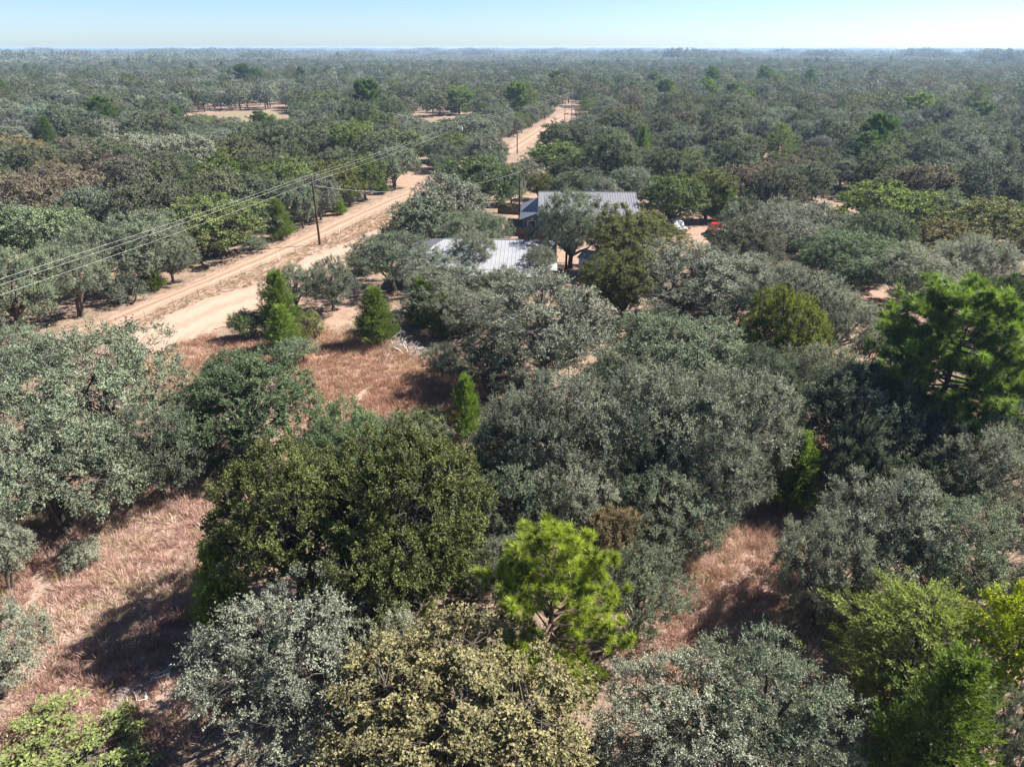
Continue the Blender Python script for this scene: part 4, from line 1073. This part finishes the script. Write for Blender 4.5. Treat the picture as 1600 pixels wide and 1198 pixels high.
sg = grng.uniform(.6, 1.2, ng)
# verge and woodland-floor grass, shorter and paler
vp = [fill_poly(STRIP, 8.0, grng, 1.0)]
q = grng.uniform((-62, 30), (62, 125), (26000, 2)); q = q[vnoise(q[:, 0] / 5, q[:, 1] / 5, 43) > .42]; vp.append(q)
vp = np.vstack(vp)
okv = (poly_sd(vp[:, 0], vp[:, 1], ROAD_POLY) > .15) & (poly_sd(vp[:, 0], vp[:, 1], DRIVE_POLY) > .15) & (poly_sd(vp[:, 0], vp[:, 1], LOT) > 0)
for y_ in YARD: okv &= (poly_sd(vp[:, 0], vp[:, 1], y_) > 0) | (grng.random(len(vp)) < .12)
vp = vp[okv]; nv = len(vp)
vt = np.array([(.36, .26, .19), (.42, .32, .2), (.30, .20, .15), (.22, .22, .10)])[grng.integers(0, 4, nv)] * grng.uniform(.7, 1.15, (nv, 1))
allp = np.vstack([gp, vp]); N_ = len(allp)
rot = np.column_stack([grng.normal(0, .18, N_), grng.normal(0, .18, N_), grng.uniform(0, 6.28, N_)])
s_ = np.concatenate([sg, grng.uniform(.35, .8, nv)])
zz = .10 * (vnoise(allp[:, 0] / 2.3, allp[:, 1] / 2.3, 1) - .5) + .07 * (vnoise(allp[:, 0] / .9, allp[:, 1] / .9, 2) - .5)
scatter('dry_grass', np.column_stack([allp, zz - .02]), rot, np.repeat(s_[:, None], 3, 1), np.concatenate([gi_, grng.integers(1, 5, nv)]), np.vstack([gt, vt]), tufts,
        'reddish dry grass tufts covering the clearings and verges', 'grass')

# ------------------------------------------------------------------ poles and wires
def pole(name, x, y, h, label, arm=0.0, arm_dir=0.0, can=None, lean=(0, 0), mat='pole', group=None):
    t = thing(name, label, 'utility pole', (x, y, 0), 0, group)
    t.rotation_euler = (lean[1], lean[0], 0)
    s = MB(); zz = np.linspace(-.6, h, 7)
    s.tube([(0, 0, z) for z in zz], np.linspace(.19, .125, 7), 10); s.obj('shaft', M[mat], t, True)
    ca, sa = math.cos(arm_dir), math.sin(arm_dir)
    if arm:
        a = MB(); a.box((ca * 0 - sa * .16, sa * 0 + ca * .16 * -1, h - .75), (arm, .11, .13), arm_dir); o = a.obj('crossarm', M[mat], t)
        for sg_ in (-1, 1):
            b = MB(); b.tube([(sg_ * ca * arm * .3, sg_ * sa * arm * .3, h - .78), (0, 0, h - 1.5)], .02, 5); b.obj('brace', M['metal'], o)
        for f in (-.46, .46):
            b = MB(); b.tube([(ca * arm * f, sa * arm * f, h - .72), (ca * arm * f, sa * arm * f, h - .6), (ca * arm * f, sa * arm * f, h - .52)], [.03, .07, .04], 8); b.obj('insulator', M['porcelain'], o)
    b = MB(); b.tube([(0, 0, h - .02), (0, 0, h + .12), (0, 0, h + .22)], [.03, .07, .04], 8); b.obj('insulator', M['porcelain'], t)
    if can:
        cx_, cy_, cz_, cr, chh = can
        b = MB(); b.tube([(cx_, cy_, cz_), (cx_, cy_, cz_ + .04), (cx_, cy_, cz_ + chh * .9), (cx_, cy_, cz_ + chh)], [cr * .9, cr, cr, cr * .75], 14); o = b.obj('transformer', M['white_paint'], t, True)
        b = MB(); b.tube([(cx_, cy_, cz_ + chh - .02), (cx_, cy_, cz_ + chh + .28)], [.05, .035], 8); b.obj('bushing', M['porcelain'], o)
        b = MB(); b.box((cx_ / 2, cy_ / 2, cz_ + chh * .6), (max(.1, abs(cx_)), max(.1, abs(cy_)), .08)); b.obj('bracket', M['metal'], o)
    return t
PL = [(-46.5, 15.6, 12.4), (-29.7, 105.6, 10.4), (-12.9, 195.5, 10.0), (20.6, 288.0, 11.0), (25.9, 321.0, 11.5)]
AD = R(-10)
labels = ['', 'tall brown utility pole with crossarm between the dirt road and driveway', 'utility pole carrying a white transformer at the road bend',
          'thin utility pole at the far end of the road', 'last utility pole standing beside the far pine']
for k in range(1, 5):
    pole('utility_pole', *PL[k], labels[k], 2.3, AD, can=(-.42, 0, PL[k][2] - 2.6, .30, .95) if k == 2 else None, mat='pole' if k < 3 else 'pole_grey')
pole('utility_pole', 1.3, 121.8, 8.3, 'dark service pole rising in front of the blue house')
pole('utility_pole', 7.4, 92.2, 4.6, 'short dark pole between the white building and the white shed')
pole('utility_pole', -10.0, 141.1, 6.0, 'pale weathered pole with a small crossarm among the roadside oaks', 1.5, 0, mat='pole_grey')
pole('utility_pole', 1.5, 208.1, 6.0, 'bare brown pole at the roadside beyond the bend')
pole('utility_pole', 67.0, 113.0, 9.0, 'leaning dark pole carrying a white transformer in the right woods', can=(.5, 0, 5.6, .40, 1.25), lean=(.13, 0))
def wire(name, pts, label, sag, r=.010):
    mb = MB(); path = []
    for a, b in zip(pts[:-1], pts[1:]):
        a, b = np.array(a), np.array(b)
        for t in np.linspace(0, 1, 25)[:-1]:
            q = a * (1 - t) + b * t; q[2] -= 4 * sag * t * (1 - t); path.append(q)
    path.append(np.array(pts[-1])); mb.tube(path, r, 4, False)
    return tag(mb.obj(name, M['wire'], smooth=True), label, 'power line')
ca, sa = math.cos(AD), math.sin(AD)
wire('power_line', [(x, y, h + .22) for x, y, h in PL], 'topmost overhead power line wire along the dirt road poles', .5)
wire('power_line', [(x - ca * 1.06, y - sa * 1.06, h - .5) for x, y, h in PL], 'lower overhead wire on the woods side of the crossarms', .55)
wire('power_line', [(x + ca * 1.06, y + sa * 1.06, h - .5) for x, y, h in PL], 'lower overhead wire on the driveway side of the crossarms', .6)
wire('service_wire', [(1.3, 121.8, 8.4), (-29.7, 105.6, 9.0)], 'sagging service wire running from the dark service pole', 2.0, .02)
b = MB(); b.tube([(68.4, 113, 5.2), (71.5, 112.4, 0.0)], .02, 5); tag(b.obj('guy_wire', M['wire']), 'pale guy wire bracing the leaning dark pole', 'wire')

# ------------------------------------------------------------------ fences
fl = np.array([(-42.2, 68.5), (-38.8, 78.3), (-33.6, 95.4), (-28.4, 112.0), (-22.5, 130.0), (-15.6, 149.0)])
s = np.concatenate([[0], np.cumsum(np.linalg.norm(np.diff(fl, axis=0), axis=1))])
t = thing('wire_fence', 'wire fence with thin steel posts between dirt road and driveway', 'fence', (fl[0][0], fl[0][1], 0))
o0 = np.array([fl[0][0], fl[0][1]])
path = []
post_me = MB().tube([(0, 0, -.3), (0, 0, 1.25)], .022, 5).mesh('fence_post', M['rust_post'])
white_me = MB().tube([(0, 0, -.3), (0, 0, 1.3), (0, 0, 1.36)], [.055, .05, .03], 10).mesh('white_fence_post', M['white_paint'])
for q, d in enumerate(np.arange(0, s[-1], 4.2)):
    x, y = np.interp(d, s, fl[:, 0]) - o0[0], np.interp(d, s, fl[:, 1]) - o0[1]
    big = any(math.hypot(x + o0[0] - a, y + o0[1] - b_) < 1.6 for a, b_ in ((-38.8, 78.3), (-33.6, 95.4), (-28.4, 112.0)))
    o = link('white_post' if big else 'post', white_me if big else post_me, t); o.location = (x, y, 0)
    path.append((x, y))
for z in (.35, .7, 1.1):
    MB().tube([(x, y, z) for x, y in path], .006, 3, False).obj('strand', M['wire'], t)
t = thing('post', 'short dark fence post beside the shaded sand track', 'post', (-53.3, 69.0, 0)); MB().tube([(0, 0, -.3), (0, 0, 1.4)], [.09, .08], 8).obj('shaft', M['pole'], t)
def board_fence(label, a, b, h, mat):
    a, b = np.array(a), np.array(b); L_ = np.linalg.norm(b - a); d = (b - a) / L_; rz = math.atan2(d[1], d[0])
    t = thing('board_fence', label, 'fence', (a[0], a[1], 0), rz)
    m = MB(); rng = np.random.default_rng(3)
    for k in range(int(L_ / .16)):
        m.box((k * .16 + .08, 0, h / 2 - .05), (.15, .022 + rng.uniform(0, .008), h + rng.uniform(-.03, .03)))
    o = m.obj('boards', M[mat], t); o['kind'] = 'stuff'
    for z in (.35, h - .35): MB().box((L_ / 2, .06, z), (L_, .05, .09)).obj('rail', M[mat], t)
    for k in range(int(L_ / 2.4) + 1): MB().box((min(L_, k * 2.4), .13, h / 2 - .2), (.1, .1, h + .3)).obj('post', M[mat], t)
board_fence('brown board fence between the white building and the blue house', (1.0, 109.6), (9.0, 108.6), 1.8, 'brown_board')
board_fence('dark board fence beside the service pole at the back yard', (-2.6, 128.6), (3.2, 127.4), 1.9, 'brown_board')

# ------------------------------------------------------------------ buildings
def gable(name, label, cx_, cy_, L_, D_, eave, ridge, rz, wall, roof, rib=.45, over=.35, windows=(), hip=0.0, door=None, cat='house'):
    """ridge along local x; the roof is two thick slopes (plus hips) with raised seams"""
    t = thing(name, label, cat, (cx_, cy_, 0), rz)
    hl, hd = L_ / 2, D_ / 2
    m = MB()
    m.add([(-hl, -hd, -.3), (hl, -hd, -.3), (hl, hd, -.3), (-hl, hd, -.3), (-hl, -hd, eave), (hl, -hd, eave), (hl, hd, eave), (-hl, hd, eave), (-hl, 0, ridge if not hip else eave), (hl, 0, ridge if not hip else eave)],
          [(0, 1, 5, 4), (2, 3, 7, 6), (1, 2, 6, 5), (3, 0, 4, 7)], [(5, 6, 9), (7, 4, 8)])
    m.obj('wall', M[wall], t)
    sl = (ridge - eave) / hd
    el, ed = hl + over, hd + over; ez = eave - sl * over + .06; rzv = ridge + .06; rl = el - hip
    rm = MB()
    rm.slab([(-el, -ed, ez), (el, -ed, ez), (rl, 0, rzv), (-rl, 0, rzv)], .08)
    rm.slab([(el, ed, ez), (-el, ed, ez), (-rl, 0, rzv), (rl, 0, rzv)], .08)
    if hip:
        rm.add([(el, -ed, ez - .002), (el, ed, ez - .002), (rl, 0, rzv - .002)], None, [(0, 1, 2)]); rm.add([(-el, ed, ez - .002), (-el, -ed, ez - .002), (-rl, 0, rzv - .002)], None, [(0, 1, 2)])
    ro = rm.obj('roof', M[roof], t)
    ribs = MB()
    for x in np.arange(-el + rib / 2, el, rib):
        f = 1.0 if abs(x) <= rl else max(0.0, (el - abs(x)) / max(hip, 1e-6))
        for sg_ in (-1, 1):
            if f > .05: ribs.tube([(x, sg_ * (ed - .02), ez + .02), (x, sg_ * (ed - (ed - .02) * f), ez + (rzv - ez) * f + .02)], .032, 4, False)
    if hip:
        for sg_ in (-1, 1):
            for y_ in np.arange(-ed + rib, ed, rib):
                f = 1 - abs(y_) / ed
                ribs.tube([(sg_ * (el - .02), y_, ez + .02), (sg_ * (el - hip * f), y_, ez + (rzv - ez) * f + .02)], .032, 4, False)
    o = ribs.obj('roof_seams', M[roof], ro); o['kind'] = 'stuff'
    MB().tube([(-rl, 0, rzv + .02), (rl, 0, rzv + .02)], .09, 6).obj('ridge_cap', M[roof], ro)
    for (wx, wy, wz, ww, wh, face) in windows:
        f = MB(); g = MB()
        if face == 'y':
            yy = -hd
            for bx_ in ((wx, yy - .03, wz + wh / 2 + .05, ww + .2, .06, .1), (wx, yy - .03, wz - wh / 2 - .05, ww + .2, .06, .1), (wx - ww / 2 - .05, yy - .03, wz, .1, .06, wh), (wx + ww / 2 + .05, yy - .03, wz, .1, .06, wh), (wx, yy - .025, wz, ww, .04, .05)): f.box(bx_[:3], bx_[3:])
            g.box((wx, yy - .01, wz), (ww, .03, wh))
        else:
            xx = -hl
            for bx_ in ((xx - .03, wy, wz + wh / 2 + .05, .06, ww + .2, .1), (xx - .03, wy, wz - wh / 2 - .05, .06, ww + .2, .1), (xx - .03, wy - ww / 2 - .05, wz, .06, .1, wh), (xx - .03, wy + ww / 2 + .05, wz, .06, .1, wh)): f.box(bx_[:3], bx_[3:])
            g.box((xx - .01, wy, wz), (.03, ww, wh))
        w = g.obj('window', M['glass'], t); f.obj('frame', M['white_paint'], w)
    if door:
        dx, dw, dh, dm = door
        d = MB().box((dx, -hd - .02, dh / 2 - .02), (dw, .05, dh)).obj('door', M[dm], t)
        MB().box((dx + dw * .4, -hd - .07, dh * .48), (.05, .06, .12)).obj('handle', M['metal'], d)
    return t
white_b = gable('white_building', 'long low white building with pale ribbed metal roof behind oaks', -4.0, 91.0, 19.0, 13.5, 2.7, 4.5, R(-3), 'white_wall', 'white_roof', .5, .5, hip=5.0,
      windows=((-5, 0, 1.5, 1.2, 1.1, 'y'), (2, 0, 1.5, 1.2, 1.1, 'y')), door=(5.5, 1.0, 2.05, 'slate_roof'), cat='building')
m = MB(); m.slab([(-1.0, -9.2, 2.35), (8.6, -9.2, 2.35), (8.6, -6.9, 2.62), (-1.0, -6.9, 2.62)], .06); pr = m.obj('porch_roof', M['white_roof'], white_b)
for x in (-.7, 2.3, 5.3, 8.3): MB().box((x, -9.0, 1.1), (.12, .12, 2.4)).obj('porch_post', M['white_paint'], white_b)
house = gable('blue_house', 'blue-grey house with grey ribbed metal roof behind the board fence', 12.6, 118.5, 15.5, 15.0, 3.2, 5.6, R(-2), 'blue_wall', 'grey_roof', .42, .4,
      windows=((3.0, 0, 1.6, 1.2, 1.3, 'y'), (6.0, 0, 1.6, 1.2, 1.3, 'y'), (0, -4, 1.6, 1.1, 1.3, 'x')), door=(-1.0, 1.0, 2.1, 'white_paint'))
# side wing with a slate-coloured lean-to roof falling away from the house
wing = MB(); wing.add([(-10.6, -6.4, -.3), (-7.8, -6.4, -.3), (-7.8, 5.5, -.3), (-10.6, 5.5, -.3), (-10.6, -6.4, 2.6), (-7.8, -6.4, 3.6), (-7.8, 5.5, 3.6), (-10.6, 5.5, 2.6)],
    [(0, 1, 5, 4), (1, 2, 6, 5), (2, 3, 7, 6), (3, 0, 4, 7), (4, 5, 6, 7)]); wing.obj('side_wing', M['blue_wall'], house)
MB().slab([(-11.2, -6.9, 2.46), (-7.75, -6.9, 3.72), (-7.75, 5.9, 3.72), (-11.2, 5.9, 2.46)], .1).obj('wing_roof', M['slate_roof'], house)
MB().box((-9.2, -6.415, 1.55), (1.1, .03, 1.2)).obj('window', M['glass'], house)
f = MB()
for c_, s_z in (((-9.2, -6.44, 2.22), (1.35, .06, .12)), ((-9.2, -6.44, .9), (1.35, .06, .12)), ((-9.82, -6.44, 1.56), (.12, .06, 1.2)), ((-8.58, -6.44, 1.56), (.12, .06, 1.2))): f.box(c_, s_z)
f.obj('window_frame', M['white_paint'], house)
gable('white_shed', 'small white shed with pale roof beside the olive oak', 11.6, 89.6, 4.6, 3.0, 2.5, 3.1, R(-38), 'white_wall', 'white_roof', .5, .2, door=(-1.2, .9, 1.9, 'slate_roof'), cat='shed')
gable('small_shed', 'little red-brown shed with pale roof beyond the blue house', 11.2, 160.5, 3.4, 4.0, 2.4, 3.5, R(80), 'brick', 'white_roof', .5, .4, cat='shed')
gable('small_shed', 'white-roofed shed almost hidden behind oaks beyond the blue house', 21.5, 172.5, 5.0, 4.0, 2.6, 3.9, R(10), 'white_wall', 'white_roof', .5, .4, cat='shed')

# ------------------------------------------------------------------ vehicles
def vehicle(name, label, x, y, rz, paint, kind='pickup'):
    t = thing(name, label, 'truck' if kind == 'pickup' else 'car', (x, y, 0), rz)
    if kind == 'pickup':
        prof = [(-2.6, .55), (2.55, .55), (2.6, .95), (1.3, 1.08), (.75, 1.72), (-.75, 1.76), (-.95, 1.12), (-2.6, 1.10)]
    else:
        prof = [(-2.15, .5), (2.15, .5), (2.2, .82), (1.15, .98), (.45, 1.45), (-1.1, 1.47), (-1.75, 1.05), (-2.2, .95)]
    m = MB(); m.prism(prof, -.9, .9); body = m.obj('body', M[paint], t)
    bv = body.modifiers.new('bevel', 'BEVEL'); bv.width = .09; bv.segments = 3; bv.limit_method = 'ANGLE'
    if kind == 'pickup':
        MB().box((-1.78, 0, 1.1), (1.5, 1.5, .08)).obj('cargo_bed', M['rubber'], t)
        gl = [(1.16, 1.14), (.72, 1.66), (-.68, 1.69), (-.82, 1.16)]
    else: gl = [(.98, 1.03), (.40, 1.39), (-1.0, 1.41), (-1.5, 1.06)]
    for sgn in (-1, 1):
        MB().prism(gl, sgn * .885 - .02, sgn * .885 + .025).obj('side_window', M['glass'], t)
    a_, b_ = gl[0], gl[1]
    MB().slab([(a_[0] + .10, -.72, a_[1] - .02), (a_[0] + .10, .72, a_[1] - .02), (b_[0] + .07, .66, b_[1] - .02), (b_[0] + .07, -.66, b_[1] - .02)], .05).obj('windscreen', M['glass'], t)
    wx = 1.6 if kind == 'pickup' else 1.32
    for sx in (-wx, wx):
        for sy in (-.82, .82):
            w = MB().tube([(sx, sy - .13, .37), (sx, sy - .11, .37), (sx, sy + .11, .37), (sx, sy + .13, .37)], [.30, .37, .37, .30], 18).obj('wheel', M['rubber'], t, True)
            e = math.copysign(.12, sy)
            MB().tube([(sx, sy + e * .9, .37), (sx, sy + e * 1.14, .37)], [.2, .17], 12).obj('rim', M['metal'], w)
    fx_ = prof[2][0]
    for sy in (-.62, .62): MB().box((fx_ - .03, sy, .8 if kind == 'pickup' else .72), (.1, .32, .16)).obj('headlight', M['lamp'], t)
    MB().box((fx_ - .01, 0, .6), (.12, 1.7, .16)).obj('bumper', M['metal'], t)
    return t
vehicle('pickup_truck', 'red pickup parked in the shade beside the grey oak', 33.4, 112.8, R(250), 'red_paint')
vehicle('pickup_truck', 'white pickup parked beside the red pickup', 27.2, 114.8, R(-75), 'car_white')
vehicle('parked_car', 'small white car in front of the red pickup', 34.2, 109.6, R(-60), 'car_white', 'car')

# ------------------------------------------------------------------ air: thin haze over the whole place
hb = MB(); hb.box((0, 6150, 12.9), (23400, 13300, 33.4))
haze = hb.obj('haze', None)
tag(haze, 'thin blue haze softening the far woodland', 'haze', kind='stuff')
m, nt, out = mat_new('thin_haze')
pv = nd(nt, 'ShaderNodeVolumePrincipled')
pv.inputs['Color'].default_value = (.48, .68, 1.0, 1)
pv.inputs['Density'].default_value = .00015
pv.inputs['Anisotropy'].default_value = .2
nt.links.new(pv.outputs[0], out.inputs['Volume'])
haze.data.materials.append(m)
